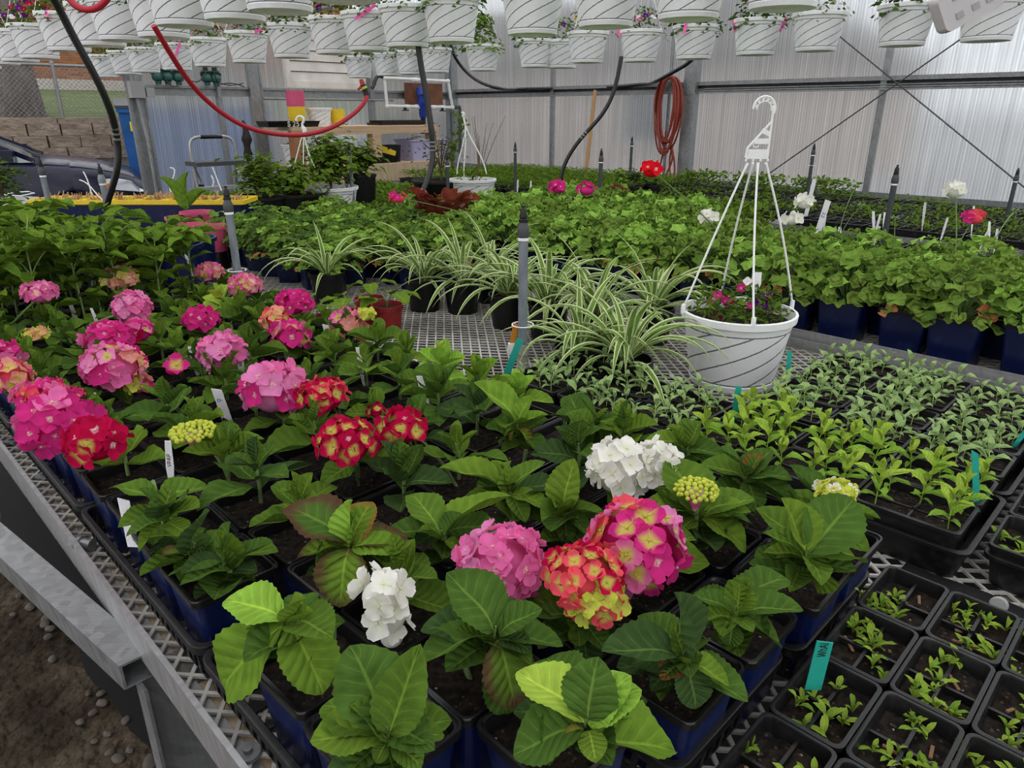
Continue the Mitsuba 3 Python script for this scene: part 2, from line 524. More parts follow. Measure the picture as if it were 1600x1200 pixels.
put(w, 'rail_channel', MB().box(-8.4, 3.4, WY - .030, WY - .021, 1.748, 1.790).ply('black_plastic'))  # black strip added inside the rail to paint the shadow of its recess
for z in (1.742, 1.722):
    put(w, 'conduit', MB().tube([(-4.3, WY - .04, z), (3.4, WY - .04, z)], .008, 8).ply('galvanized', True))
put(w, 'sill', MB().box(-8.4, 3.4, WY - .03, WY + .05, 0, .82).ply('galvanized'))
for a, b in (((-4.40, 3.22), (-.52, .42)), ((-4.40, .19), (-.52, 3.14))):
    t = thing('brace_cable', 'thin dark steel brace cable crossing the side wall ' + ('down to the picture edge' if a[1] > 1 else 'up to the picture edge'), 'cable')
    put(t, 'cable', MB().tube([(a[0], WY - .13, a[1]), (b[0], WY - .13, b[1])], .006, 6).ply('dark_grey_plastic', True))

# end wall (x = -8.44) with louvred fan shutter
w = struct('wall_end', None, 'translucent end wall with galvanized posts and a louvred shutter')
for a, b in ((2.9, 3.74), (3.74, 4.18), (4.18, 4.60), (5.70, 7.2)):
    for z0, z1 in ((0, 1.68), (1.78, 3.5)):
        put(w, 'panel', quad((WX, a, z0), (WX, b, z0), (WX, b, z1), (WX, a, z1)).ply('polycarbonate'))
put(w, 'panel', quad((WX, 4.60, 0), (WX, 5.70, 0), (WX, 5.70, 1.68), (WX, 4.60, 1.68)).ply('polycarbonate'))
for y, h in ((2.86, .075), (4.18, .065), (7.16, .075), (3.74, .02), (5.78, .03)):
    m = MB().box(WX + .005, WX + .09, y - h, y + h, 0, 3.5)
    if h > .05:
        m.box(WX + .07, WX + .10, y - h - .012, y - h + .012, 0, 3.5).box(WX + .07, WX + .10, y + h - .012, y + h + .012, 0, 3.5)
    put(w, 'post', m.ply('galvanized'))
put(w, 'rail', MB().box(WX + .01, WX + .06, 2.9, 7.2, 1.755, 1.78).box(WX + .01, WX + .03, 2.9, 7.2, 1.68, 1.78).box(WX + .01, WX + .055, 2.9, 7.2, 1.68, 1.692).ply('galvanized'))
put(w, 'rail_pipe', MB().tube([(WX + .10, 4.25, 1.66), (WX + .10, 6.1, 1.66)], .014, 8).ply('galvanized', True))
mat('shutter_white', proc(lambda p, n, uv: mix(C3(.50, .46, .41), C3(.74, .71, .67), fbm(p.y * 6, p.z * 6, 1, 3))), .5)
f = MB()
for y0, y1, z0, z1 in ((4.60, 4.66, 1.80, 2.62), (5.64, 5.70, 1.80, 2.62), (4.60, 5.70, 1.79, 1.86), (4.60, 5.70, 2.56, 2.62)):
    f.box(WX - .02, WX + .05, y0, y1, z0, z1)
k = put(w, 'shutter_frame', f.ply('shutter_white'))
for i in range(6):
    z = 1.86 + i * .117
    put(k, 'slat', MB().loft([np.array([(WX + .03, 4.66, z), (WX + .03, 5.64, z)]), np.array([(WX + .02, 4.66, z + .115), (WX + .02, 5.64, z + .115)]), np.array([(WX + .0, 4.66, z + .118), (WX + .0, 5.64, z + .118)])], close=False).ply('shutter_white'))
    put(k, 'slat_gap', MB().box(WX + .021, WX + .032, 4.66, 5.64, z - .008, z - .001).ply('dark_grey_plastic'))

# ---- outside: retaining wall of split-face blocks, fence, trees, houses, dumpster, car
mat('block', proc(lambda p, n, uv: mix(C3(.20, .15, .11), C3(.40, .32, .25), fbm(p.x * 7, p.y * 7, p.z * 7, 4))), .9, bump=lambda p, n, uv: fbm(p.x * 25, p.y * 25, p.z * 25, 3), scale=.03)
mat('concrete', proc(lambda p, n, uv: mix(C3(.20, .18, .16), C3(.36, .33, .30), fbm(p.x * 3, p.y * 3, p.z * 5, 4))), .9)
mat('grass_cover', proc(lambda p, n, uv: mix(C3(.035, .06, .015), C3(.12, .15, .05), fbm(p.x * 3, p.y * 3, 0, 4))), .95)
RX = -14.0
t = struct('retaining_wall', None, 'low retaining wall of tan split-face blocks outside the door opening')
BLK = []
for s in range(4):
    b = trimesh.creation.box([.30, .46, .18]).subdivide().subdivide()
    q = b.vertices.copy()
    on = q[:, 0] > .14
    q[on, 0] += .035 * (meshkit.noise(q[on] * 9 + s * 11, s) - .4)
    q[np.abs(q[:, 1]) > .22, 1] *= .985
    BLK.append(mikit.ply((q, b.faces), 'block'))
for c in range(3):
    for i in range(34):
        y = -8 + i * .47 + (.23 if c % 2 else 0) + U(-.02, .02)
        put(t, 'block', BLK[rnd.randrange(4)], mv(RX - .06 * c, y, .875 + .185 * c) @ rz(U(-.02, .02)))
for i in range(14):
    put(t, 'cap_stone', MB().box(RX - .5, RX + .03 - U(0, .04), -8 + i * 1.15, -6.87 + i * 1.15, 1.335, 1.335 + U(.085, .10)).ply('block'))
for i in range(8):
    put(t, 'footing', MB().box(RX - .3, RX + .10, -8 + i * 2.1, -5.93 + i * 2.1, -.1, .785).ply('concrete'))
struct('lawn', MB().add([(RX - .4, -12, 1.40), (RX - .4, 22, 1.40), (-32, 22, 2.35), (-32, -12, 2.35), (-60, 22, 2.6), (-60, -12, 2.6)], [[0, 1, 2, 3], [3, 2, 4, 5]]).ply('grass_cover'), 'sloping lawn above the retaining wall')
t = thing('chain_link_fence', 'grey chain link fence on top of the block retaining wall', 'fence')
put(t, 'top_rail', MB().tube([(RX - .45, -8, 2.24), (RX - .45, 9, 2.24)], .024, 8).ply('galvanized', True))
for y in (-2.3, .7, 3.7, 6.7):
    put(t, 'fence_post', MB().tube([(RX - .45, y, 1.3), (RX - .45, y, 2.28)], .03, 8).lathe([(.034, 2.27), (.034, 2.29), (0, 2.31)], 8, mv(RX - .45, y, 0)).ply('galvanized', True))
lk = MB()
for i in range(150):
    for s in (-1, 1):
        y = -3 + i * .075
        y1 = y + s * .86
        z0, z1 = 1.39, 2.24
        lk.bar((RX - .45 + .003 * s, y, z0), (RX - .45 + .003 * s, y1, z1), .0065, .0065)
put(t, 'wire_mesh', lk.ply('galvanized'), kind='stuff')
mat('bark', proc(lambda p, n, uv: mix(C3(.055, .047, .042), C3(.22, .19, .17), fbm(p.x * 9, p.y * 9, p.z * 2, 4))), .95, bump=lambda p, n, uv: fbm(p.x * 14, p.y * 14, p.z * 3, 4), scale=.12, eps=5e-3)


def house_wall(c0, c1, course):
    def fn(p, n, uv):
        s = p.x + p.y
        row = dr.floor(p.z / course)
        q = s / .21 + .5 * (row - 2 * dr.floor(row / 2))
        j = smoothstep(.0, .10, dr.minimum(p.z / course - row, 1 - (p.z / course - row)) * 1.0)
        k = cell_rand(q, row)
        return mix(C3(.34, .28, .23), mix(C3(*c0), C3(*c1), k), j) * (.8 + .4 * fbm(p.x, p.y, p.z, 3))
    return fn


mat('far_brick', proc(house_wall((.20, .070, .028), (.36, .14, .06), .075)), .9)
mat('far_siding', proc(house_wall((.42, .33, .27), (.54, .44, .38), .15)), .9)
mat('pale_trim', (.55, .50, .45), .8)
mat('roof_brown', (.10, .08, .07), .9)
mat('window_dark', (.03, .035, .045), .1)


def building(name, label, x0, x1, y0, y1, z0, z1, wall, win):
    t = thing(name, label, 'building')
    put(t, 'wall', MB().box(x0, x1, y0, y1, z0, z1).ply(wall))
    put(t, 'foundation', MB().box(x0 - .05, x1 + .05, y0 - .05, y1 + .05, z0 - .3, z0 + .28).ply('pale_trim'))
    put(t, 'roof', MB().loft([np.array([(x0 - .4, y0 - .4, z1), (x1 + .4, y0 - .4, z1), (x1 + .4, y1 + .4, z1), (x0 - .4, y1 + .4, z1)]), np.array([(x0 + 2, y0 + 2, z1 + 1.4), (x1 - 2, y0 + 2, z1 + 1.4), (x1 - 2, y1 - 2, z1 + 1.4), (x0 + 2, y1 - 2, z1 + 1.4)])], cap0=True, cap1=True).ply('roof_brown'))
    for a, b, c, d in win:
        k = put(t, 'window', MB().box(a[0], b[0], a[1], b[1], a[2], b[2]).ply('pale_trim'))
        put(k, 'pane', MB().box(c[0], d[0], c[1], d[1], c[2], d[2]).ply('window_dark'))
    return t


building('brick_house', 'orange brown brick building on the lawn beyond the fence', -40, -30, -8, 20, 2.3, 6.6, 'far_brick',
         [((-30.1, 9.5, 3.3), (-29.92, 11, 4.6), (-29.95, 9.6, 3.4), (-29.9, 10.9, 4.5))])
building('tan_garage', 'tan sided building blurred behind the translucent side wall', -18, -6.0, 12.2, 20, 0, 2.5, 'far_siding',
         [((-9, 12.05, .9), (-7.8, 12.25, 2.1), (-8.9, 12.03, 1.0), (-7.9, 12.1, 2.0))])


def foliage_ball(t, c, rad, n, leaf, tone, size, seed, flat=.8, name='foliage'):
    r = np.random.default_rng(seed)
    mb = MB()
    lv, lf, luv = leaf_blob
    for i in range(n):
        d = unit(r.normal(size=3))
        p = np.asarray(c) + d * rad * np.array([1, 1, flat]) * r.uniform(.65, 1.0)
        m = align(p, d + r.normal(size=3) * .6, size * r.uniform(.7, 1.3), r.uniform(0, 6.3))
        mb.add(lv @ m[:3, :3].T + m[:3, 3], lf, coded(luv, tone + int(r.integers(0, 2)), 0))
    return put(t, name, mb.ply(leaf), kind='stuff')


leaf_blob = (np.array([(0, 0, 0), (.35, .5, .12), (0, .55, 0), (-.35, .5, .12), (0, 1, -.05)]), np.array([[0, 1, 2], [0, 2, 3], [1, 4, 2], [2, 4, 3]]), np.array([(.5, 0), (1, .5), (.5, .5), (0, .5), (.5, 1)]))
t = thing('tree', 'thick grey tree trunk standing behind the chain link fence', 'tree')
put(t, 'trunk', MB().tube([(RX - 1.2, 3.28, 1.2), (RX - 1.2, 3.30, 1.55), (RX - 1.22, 3.3, 2.2), (RX - 1.3, 3.33, 3.2), (RX - 1.5, 3.2, 4.5)], [.44, .34, .30, .29, .25], 14).ply('bark', True))
foliage_ball(t, (RX - 1.6, 3.1, 6.4), 2.0, 900, 'leaf', 0, .30, 3, .8, 'crown')
t = thing('bush', 'dark green bush in front of the brick building', 'bush')
foliage_ball(t, (-27.5, 11.6, 3.1), .95, 500, 'leaf', 0, .28, 4, 1.0)
put(t, 'stem', MB().tube([(-27.5, 11.6, 2.0), (-27.5, 11.6, 3)], .05, 6).ply('woody_stem'))
for i, (x, y, h) in enumerate([(-1.5, 24, 3.6), (3.5, 25, 3.9), (8, 24, 3.4), (12.5, 22, 3.8), (16, 19, 3.5)]):
    t = thing('tree', 'far tree seen as a dim blur through the side wall', 'tree', 'trees blurred behind the side wall')
    foliage_ball(t, (x, y, h * .55), h * .48, 420, 'leaf', 0, .5, 20 + i, 1.0, 'crown')
    put(t, 'trunk', MB().tube([(x, y, 0), (x, y, h * .5)], .15, 6).ply('bark'))
# dumpster
mat('blue_paint', proc(lambda p, n, uv: mix(C3(.008, .075, .26), C3(.015, .12, .38), fbm(p.x * 4, p.y * 4, p.z * 4, 3))), .45)
t = thing('dumpster', 'blue steel dumpster with black lid beyond the door opening', 'dumpster')
W = mv(-11.85, 3.76, 0) @ rz(math.radians(-17.3)) @ sc(1.1, 1.22, 1.04)
d = MB().loft([np.array([(-1.2, .03, .30), (-.1, .03, .30), (-.1, 1.72, .30), (-1.2, 1.72, .30)]), np.array([(-1.3, 0, 1.50), (0, 0, 1.50), (0, 1.75, 1.50), (-1.3, 1.75, 1.62)])], cap0=True, cap1=True)
for y in (.3, .9, 1.5):
    d.box(-.07, .01, y - .03, y + .03, .35, 1.46)
d.box(-1.3, .03, -.02, 1.77, 1.45, 1.51)
put(t, 'bin', d.ply('blue_paint'), W)
put(t, 'lid', MB().loft([np.array([(-1.35, -.03, 1.60), (.05, -.03, 1.51), (.05, 1.78, 1.51), (-1.35, 1.78, 1.63)]), np.array([(-1.35, -.03, 1.66), (.05, -.03, 1.54), (.05, 1.78, 1.54), (-1.35, 1.78, 1.69)])], cap0=True, cap1=True).ply('dark_grey_plastic'), W)
mat('yellow_sticker', (.80, .62, .02), .5)
k = put(t, 'sticker', MB().box(-.035, .005, .10, .24, 1.20, 1.33).ply('yellow_sticker'), W, label='yellow sticker')
tm = meshkit.text_mesh('Bye', .05, .002, True)
v = np.array(tm.vertices)
put(k, 'lettering', mikit.ply((np.column_stack([v[:, 2] + .005, v[:, 0] + .12, v[:, 1] + 1.24]), np.array(tm.faces)), 'ink'), W)
for y in (.2, 1.5):
    put(t, 'caster', MB().lathe([(0, -.03), (.11, -.03), (.13, 0), (.11, .03), (0, .03)], 14, mv(-.4, y, .13) @ np.array([[0, 0, 1, 0], [0, 1, 0, 0], [-1, 0, 0, 0], [0, 0, 0, 1.0]])).bar((-.4, y, .13), (-.4, y, .32), .05).ply('dark_grey_plastic'), W)
# ---- the car outside: lofted body with windscreen, lamps and wheels
mat('navy_paint', (.006, .008, .030), .22, spec=.45)
mat('chrome', (.75, .76, .78), .12, metallic=1.0)
mat('car_glass', (.25, .28, .30), .04, metallic=.55)
mat('tyre', (.012, .012, .012), .8)
mat('lamp_glass', (.55, .57, .60), .08, metallic=.5)
mat('amber', (.75, .22, .02), .3)


def car():
    # local frame: x from tail to nose, y across (half width 0.9), z up
    t = thing('car', 'dark navy car parked outside the door opening', 'car')
    X = [-4.4, -4.3, -3.9, -3.3, -2.6, -2.0, -1.55, -1.2, -.9, -.55, -.25, -.08, 0]
    deck = [.72, .98, 1.05, 1.05, 1.03, 1.02, 1.01, 1.0, .97, .91, .82, .70, .55]
    half = [.60, .78, .86, .89, .90, .90, .90, .90, .89, .86, .78, .64, .50]
    rings = []
    for x, z, h in zip(X, deck, half):
        arch = lambda c: .40 - ((x - c) / .46) ** 2 * .40 if abs(x - c) < .44 else 0
        lo = .22 + max(arch(-.95), arch(-3.55))
        ring = [(-h * .80, lo), (-h, lo + .05), (-h * 1.02, max(lo + .08, .56)), (-h * .985, z - .12), (-h * .90, z - .02), (-h * .45, z + .035), (0, z + .05), (h * .45, z + .035), (h * .90, z - .02), (h * .985, z - .12), (h * 1.02, max(lo + .08, .56)), (h, lo + .05), (h * .80, lo)]
        rings.append(np.array([(x, a, b) for a, b in ring]))
    from scipy.interpolate import PchipInterpolator
    R = np.array(rings)
    xs = np.array(X)
    xn = np.sort(np.concatenate([np.linspace(-4.4, 0, 60), xs]))
    R = PchipInterpolator(xs, R.reshape(len(X), -1), axis=0)(xn).reshape(len(xn), -1, 3)
    W = np.eye(4)
    W[:3, 0], W[:3, 1], W[:3, 3] = unit([.30, 1, 0]), unit([-1, .30, 0]), (-10.55, 3.62, -.04)
    put(t, 'body', MB().loft(list(R), cap0=True, cap1=True).ply('navy_paint', 50), W)
    # cabin
    prof = [(-1.25, 1.02), (-1.95, 1.36), (-2.3, 1.43), (-3.0, 1.42), (-3.55, 1.30), (-4.1, 1.05)]
    L = np.array([(x, -.78 + (z - 1) * .38, z) for x, z in prof])
    Rr = L * [1, -1, 1]
    put(t, 'windscreen', MB().loft([np.array([L[0], Rr[0]]), np.array([L[1], Rr[1]])], close=False).ply('car_glass'), W)
    put(t, 'roof', MB().loft([np.array([L[i], L[i] * [1, .5, 1] + [0, 0, .02], Rr[i] * [1, .5, 1] + [0, 0, .02], Rr[i]]) for i in (1, 2, 3, 4)], close=False).ply('navy_paint', True), W)
    put(t, 'rear_window', MB().loft([np.array([L[4], Rr[4]]), np.array([L[5], Rr[5]])], close=False).ply('car_glass'), W)
    for s in (-1, 1):
        side = [(x, s * (.80 - max(z - 1, 0) * .38), z) for x, z in prof] + [(-4.1, s * .8, 1.0), (-1.25, s * .8, 1.0)]
        put(t, 'side_window', MB().add(side, [[0, 1, 2], [0, 2, 3], [0, 3, 4], [0, 4, 5], [0, 5, 6], [0, 6, 7]]).ply('car_glass'), W)
        put(t, 'pillar', MB().bar(L[0] * [1, s * -1, 1], L[1] * [1, s * -1, 1], .06).bar((-2.45, s * .66, 1.42), (-2.4, s * .84, 1.02), .07).ply('navy_paint'), W)
        put(t, 'mirror', MB().box(-1.62, -1.42, s * .86, s * 1.06, 1.02, 1.15).ply('navy_paint'), W)
        k = put(t, 'headlamp', MB().loft([np.array([(-.62, s * .86, .80), (-.62, s * .89, .68), (-.20, s * .83, .62), (-.30, s * .80, .76)]), np.array([(-.55, s * .80, .82), (-.5, s * .90, .68), (-.06, s * .60, .60), (-.16, s * .55, .72)])], cap0=True, cap1=True).ply('lamp_glass'), W)
        put(k, 'indicator', MB().box(-.60, -.46, s * .872, s * .902, .68, .74).ply('amber'), W)
        put(t, 'door_handle', MB().tube([(-2.75, s * .915, .86), (-2.65, s * .94, .87), (-2.5, s * .94, .87), (-2.4, s * .915, .86)], .012, 6).ply('chrome'), W)
        put(t, 'trim', MB().tube([(-1.62, s * .915, .66), (-1.5, s * .925, .68), (-1.36, s * .925, .685), (-1.30, s * .92, .665), (-1.45, s * .925, .64), (-1.62, s * .915, .66)], .008, 6).ply('chrome'), W)
        for cx in (-.95, -3.55):
            q = mv(cx, s * .80, .33) @ np.array([[1, 0, 0, 0], [0, 0, 1, 0], [0, -1, 0, 0], [0, 0, 0, 1.0]])
            k = put(t, 'wheel', MB().lathe([(.20, -.1), (.31, -.1), (.33, -.06), (.33, .06), (.31, .1), (.20, .1)], 24, q).ply('tyre', 40), W)
            put(k, 'rim', MB().lathe([(0, .08), (.06, .085), (.19, .06), (.21, .09), (.21, -.09), (0, -.05), (0, .08)], 16, q).ply('chrome', 40), W)
    put(t, 'grille', MB().box(-.04, .03, -.45, .45, .42, .60).ply('chrome'), W)
    for s in (-.35, .35):
        put(t, 'wiper', MB().tube([(-1.22, s, 1.04), (-1.35, s + .3, 1.10), (-1.4, s + .55, 1.12)], .012, 5).ply('tyre'), W)


car()
# ---- benches: expanded mesh tops, lips, legs
BENCH_Z = .75


mat('dull_slat', proc(lambda p, n, uv: mix(C3(.075, .068, .055), C3(.19, .17, .14), fbm(p.x * 8, p.y * 30, p.z * 8, 3))), .8)


def expanded(x0, x1, y0, y1, z, dx=.048, dy=.040, w=.0058):
    nx, ny = int((x1 - x0) / dx), int((y1 - y0) / dy)
    A, B = [], []
    for j in range(ny):
        for i in range(nx):
            x, y = x0 + (i + .5) * dx, y0 + j * dy
            for s in (-1, 1):
                A += [(x, y), (x + s * dx / 2, y + dy / 2)]
                B += [(x + s * dx / 2, y + dy / 2), (x, y + dy)]
    A, B = np.array(A), np.array(B)
    d = B - A
    n = np.column_stack([-d[:, 1], d[:, 0]]) / np.linalg.norm(d, axis=1)[:, None] * w / 2
    lo, hi = z - .003, z + .0015
    v = np.stack([np.column_stack([A + n, np.full(len(A), hi)]), np.column_stack([A - n, np.full(len(A), hi + .0)]), np.column_stack([B - n, np.full(len(A), hi)]), np.column_stack([B + n, np.full(len(A), hi)]),
                  np.column_stack([A + n, np.full(len(A), lo)]), np.column_stack([A - n, np.full(len(A), lo)]), np.column_stack([B - n, np.full(len(A), lo)]), np.column_stack([B + n, np.full(len(A), lo)])], 1).reshape(-1, 3)
    f = np.array([[0, 1, 2], [0, 2, 3], [0, 3, 7], [0, 7, 4], [1, 5, 6], [1, 6, 2]])
    return mikit.ply((v, (f[None] + (np.arange(len(A)) * 8)[:, None, None]).reshape(-1, 3)), 'mesh_steel')


def bench(label, x0, x1, y0, y1, my, lip, back=False):
    t = thing('bench', label, 'bench')
    put(t, 'expanded_mesh', expanded(my[2], my[3], my[0], my[1], BENCH_Z), kind='stuff')
    put(t, 'front_lip', MB().box(x0, x1, y0, y0 + .004, lip[0], lip[1]).box(x0, x1, y0 - .002, y0 + .006, lip[1] - .004, lip[1]).box(x0, x1, y0, y0 + .03, BENCH_Z - .012, BENCH_Z - .006).ply('aluminium'))
    put(t, 'back_lip', MB().box(x0, x1, y1 - .004, y1, BENCH_Z - .05, BENCH_Z + .02).ply('aluminium'))
    put(t, 'end_lip', MB().box(x0 - .004, x0, y0, y1, BENCH_Z - .05, BENCH_Z + .03).ply('aluminium'))
    put(t, 'end_lip', MB().box(x1, x1 + .004, y0, y1, BENCH_Z - .05, BENCH_Z + .03).ply('aluminium'))
    x = x0 + .3
    while x < x1:
        put(t, 'cross_slat', MB().box(x, x + .085, y0 + .02, y1 - .02, BENCH_Z - .022, BENCH_Z - .006).ply('dull_slat'))
        x += .43
    for yy in (y0 + .35, y1 - .35):
        put(t, 'beam', MB().box(x0, x1, yy - .03, yy + .03, BENCH_Z - .09, BENCH_Z - .024).ply('galvanized'))
        x = x0 + .5
        while x < x1:
            put(t, 'leg', MB().box(x - .03, x + .03, yy - .03, yy + .03, 0, BENCH_Z - .09).ply('galvanized'))
            x += 1.9
    return t


b1 = bench('long front bench of expanded steel mesh with aluminium lip beside the dirt aisle', -7.3, .9, .217, 2.40, (.225, 2.38, -4.6, .9), (.705, .780))
put(b1, 'aisle_plank', MB().box(-3.2, -.2, .222, .264, .722, .738).ply('plank'))
TB = MB()
TQ = lambda y, z, e: (-1.043 - e * 4.0, y - .135 * e * 4.0, z)
o, i_ = [(.184, .668), (.234, .668), (.234, .715), (.184, .715)], [(.188, .672), (.230, .672), (.230, .711), (.188, .711)]
for a in range(4):
    b = (a + 1) % 4
    TB.add([TQ(*o[a], 1), TQ(*o[a], 0), TQ(*o[b], 0), TQ(*o[b], 1)], [[0, 1, 2, 3]]).add([TQ(*i_[a], 1), TQ(*i_[a], 0), TQ(*i_[b], 0), TQ(*i_[b], 1)], [[3, 2, 1, 0]]).add([TQ(*o[a], 0), TQ(*i_[a], 0), TQ(*i_[b], 0), TQ(*o[b], 0)], [[0, 1, 2, 3]])
put(b1, 'square_tube', TB.ply('galvanized'), label='open-ended square galvanized tube along the aisle')
put(b1, 'channel_leg', MB().box(-1.065, -1.060, .205, .30, 0, .666).box(-1.06, -1.02, .205, .21, 0, .666).box(-1.06, -1.02, .295, .30, 0, .666).ply('galvanized'))
for px, py in ((388, 1178), (120, 845), (18, 690), (68, 745)):
    c = at(px, py, BENCH_Z + .002)
    put(b1, 'washer', MB().lathe([(0, .004), (.016, .004), (.0175, 0)], 16, mv(*c)).lathe([(.0, .010), (.006, .010), (.006, .004)], 6, mv(*c)).ply('galvanized'))
b2 = bench('second mesh bench carrying the geraniums', -6.6, 2.2, 2.425, 4.6, (2.44, 2.95, -3.6, 1.6), (.715, .797))
b3 = bench('third bench along the side wall with seedling flats', -6.9, 2.2, 4.95, 6.9, (4.96, 5.6, -4.2, 1.0), (.70, .775))
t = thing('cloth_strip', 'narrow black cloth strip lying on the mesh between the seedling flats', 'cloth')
put(t, 'cloth', MB().add([(x, y, BENCH_Z + .004 + .002 * math.sin(x * 40 + y * 60)) for x in np.linspace(-.262, .88, 60) for y in (1.125, 1.17, 1.22, 1.272)], [[4 * i + j, 4 * i + 4 + j, 4 * i + 5 + j, 4 * i + 1 + j] for i in range(59) for j in range(3)]).ply('black_fabric', True))  # dark sheet added as shade over the mesh gap, not a real cloth
for i in range(4):
    t = thing('drip_tube', 'thin grey drip tube lying loose between the seedling flats', 'tube', 'drip tubes between the flats')
    put(t, 'tube', MB().tube(curve([(-.20 + .09 * i, 1.15 + .02 * (i % 3), BENCH_Z + .012), (.0 + .1 * i, 1.215 - .03 * (i % 2), BENCH_Z + .020), (.2 + .12 * i, 1.17 + .02 * i, BENCH_Z + .012), (.55, 1.16 + .02 * i, BENCH_Z + .012)], 24), .0022, 5).ply('dark_grey_plastic', True))
# pipe clamp lying on the mesh
c = at(118, 848, .765)
t = thing('pipe_fitting', 'short grey pipe fitting lying on the mesh beside the trays', 'pipe fitting')
put(t, 'body', MB().tube([c, c + [.03, .02, 0]], .011, 12).tube([c + [.006, .004, 0], c + [.012, .008, 0]], .014, 12).ply('galvanized', 40))
# ---- plant pieces
def leaf_template(nl, nw, sag=.10, fold=.12, serr=0.0, tip=1.0, wide=.45, wav=0.0, seed=0):
    'leaf of length 1 from the origin to (0,1,0); wide = place of the greatest width; returns (v, f, uv in 0..1)'
    v, uv = [], []
    r = random.Random(seed)
    for i in range(nl + 1):
        s = i / nl
        w = .5 * (math.sin(math.pi * s ** (math.log(.5) / math.log(wide)))) ** .66 if 0 < s < 1 else 0
        w = max(w, .035 * (1 - s) if s < .5 else 0.0)
        if serr and 0 < i < nl:
            w *= 1 + serr * (1 if i % 2 else -1)
        z = sag * 4 * s * (1 - s) + .03 * math.sin(7 * s + seed)
        for j in range(nw + 1):
            a = j / nw * 2 - 1
            lift = fold * w * 2 * abs(a) ** 1.3 + wav * math.sin(9 * s + (2 if a > 0 else 0) + seed) * abs(a) * w
            v.append((a * w, s - serr * .25 * abs(a) * (i % 2) / nl, z + lift))
            uv.append((j / nw, s))
    k = nw + 1
    f = [[i * k + j, i * k + j + 1, (i + 1) * k + j + 1, (i + 1) * k + j] for i in range(nl) for j in range(nw)]
    return np.array(v), np.array(f), np.array(uv)


_cache = {}


def leaf_ply(shape, tone, red=0, fine=False):
    'hydrangea leaf: shape 0..3'
    k = ('leaf', shape, tone, red, fine)
    if k not in _cache:
        sag, fold, wav, wide = [(.10, .16, .05, .44), (.16, .10, .10, .47), (.05, .30, .06, .42), (-.06, .22, .12, .45)][shape]
        v, f, uv = leaf_template(22 if fine else 12, 8 if fine else 4, sag, fold, .035 if fine else .03, 1, wide, wav, shape)
        _cache[k] = mikit.ply((v, f), 'leaf', True, uv=coded(uv, tone, red))
    return _cache[k]


def floret_mesh(seed, tone, eye, fine=False, hw=.74):
    'four overlapping sepals around a bead, radius 1, facing +z'
    k = ('floret', seed, tone, eye, fine)
    if k not in _cache:
        r, mb = random.Random(seed), MB()
        n = 4 if fine else 3
        for q in range(4):
            a0 = q * math.pi / 2 + r.uniform(-.12, .12)
            up = r.uniform(.02, .30)
            v, uv = [], []
            for i in range(n + 1):
                s = i / n
                w = hw * (s ** .6) * math.sqrt(max(0, 1.04 - s ** 3.2)) if i < n else hw * .30
                for j in range(n + 1):
                    b = j / n * 2 - 1
                    x, y = s * (1 - .13 * b * b * s), b * w
                    z = up * s * s + .10 * (q % 2) * s + .14 * b * b * s + .04 * math.sin(5 * b + q)
                    c, d = math.cos(a0), math.sin(a0)
                    v.append((x * c - y * d, x * d + y * c, z))
                    uv.append((j / n, s))
            m = n + 1
            f = [[i * m + j, (i + 1) * m + j, (i + 1) * m + j + 1, i * m + j + 1] for i in range(n) for j in range(n)]
            mb.add(v, f, coded(np.array(uv), tone, eye))
        s = trimesh.creation.icosphere(0, .085)
        mb.add(s.vertices + [0, 0, .09], s.faces, coded(np.zeros((len(s.vertices), 2)), 3, eye))
        _cache[k] = mb.ply('petal', True)
    return _cache[k]


def flower_head(plant, c, R, tones, eyes, fine=False, squash=.8, fr=None, low=-.35, holes=0.0, tilt=(0, 0)):
    'mophead: florets over a dome, each an entry of its own'
    c = np.asarray(c, float)
    dome = MB()
    s = trimesh.creation.icosphere(2, R * .62)
    dome.add(s.vertices * [1, 1, squash] + c - [0, 0, R * .12], s.faces, coded(np.column_stack([np.full(len(s.vertices), .3), np.ones(len(s.vertices))]), tones[0], 0))
    head = put(plant, 'flower_head', dome.ply('petal', True), label=None)
    fr = fr or .017
    fr *= 1.08
    R *= .80
    n = int(5.6 * (R / fr) ** 2 * (1 - low) / 2)
    for i in range(n):
        z = 1 - (1 - low) * (i + .5) / n
        a = i * 2.399963 + U(-.25, .25)
        q = math.sqrt(max(0, 1 - z * z))
        d = np.array([q * math.cos(a) + tilt[0] * .3, q * math.sin(a) + tilt[1] * .3, z])
        if rnd.random() < holes:
            continue
        t = rnd.choice(tones)
        p = c + d * [1, 1, squash] * R * U(.86, 1.0)
        m = align(p - .1 * fr * unit(d), d + np.array([U(-.3, .3), U(-.3, .3), U(-.1, .3)]), fr * U(.85, 1.2), U(0, 6.3))
        put(head, 'floret', floret_mesh(rnd.randrange(4), t, rnd.choice(eyes), fine), m)
    return head


def bud_head(plant, c, R, tone=4, squash=.5):
    mb = MB()
    s = trimesh.creation.icosphere(1, 1.0)
    n = int(70)
    for i in range(n):
        z = 1 - 1.0 * (i + .5) / n
        a = i * 2.399963
        q = math.sqrt(max(0, 1 - z * z))
        p = np.asarray(c) + np.array([q * math.cos(a), q * math.sin(a), z * squash]) * R * U(.88, 1.05)
        mb.add(s.vertices * R * .115 * U(.8, 1.2) + p, s.faces, coded(np.full((len(s.vertices), 2), .9), tone, 1))
    mb.tube([np.asarray(c) - [0, 0, R], np.asarray(c)], [R * .1, R * .5], 6)
    return put(plant, 'flower_buds', mb.ply('petal', True), kind='stuff')


# ---- pots and trays
POT_H, RIM_Z = .128, .885


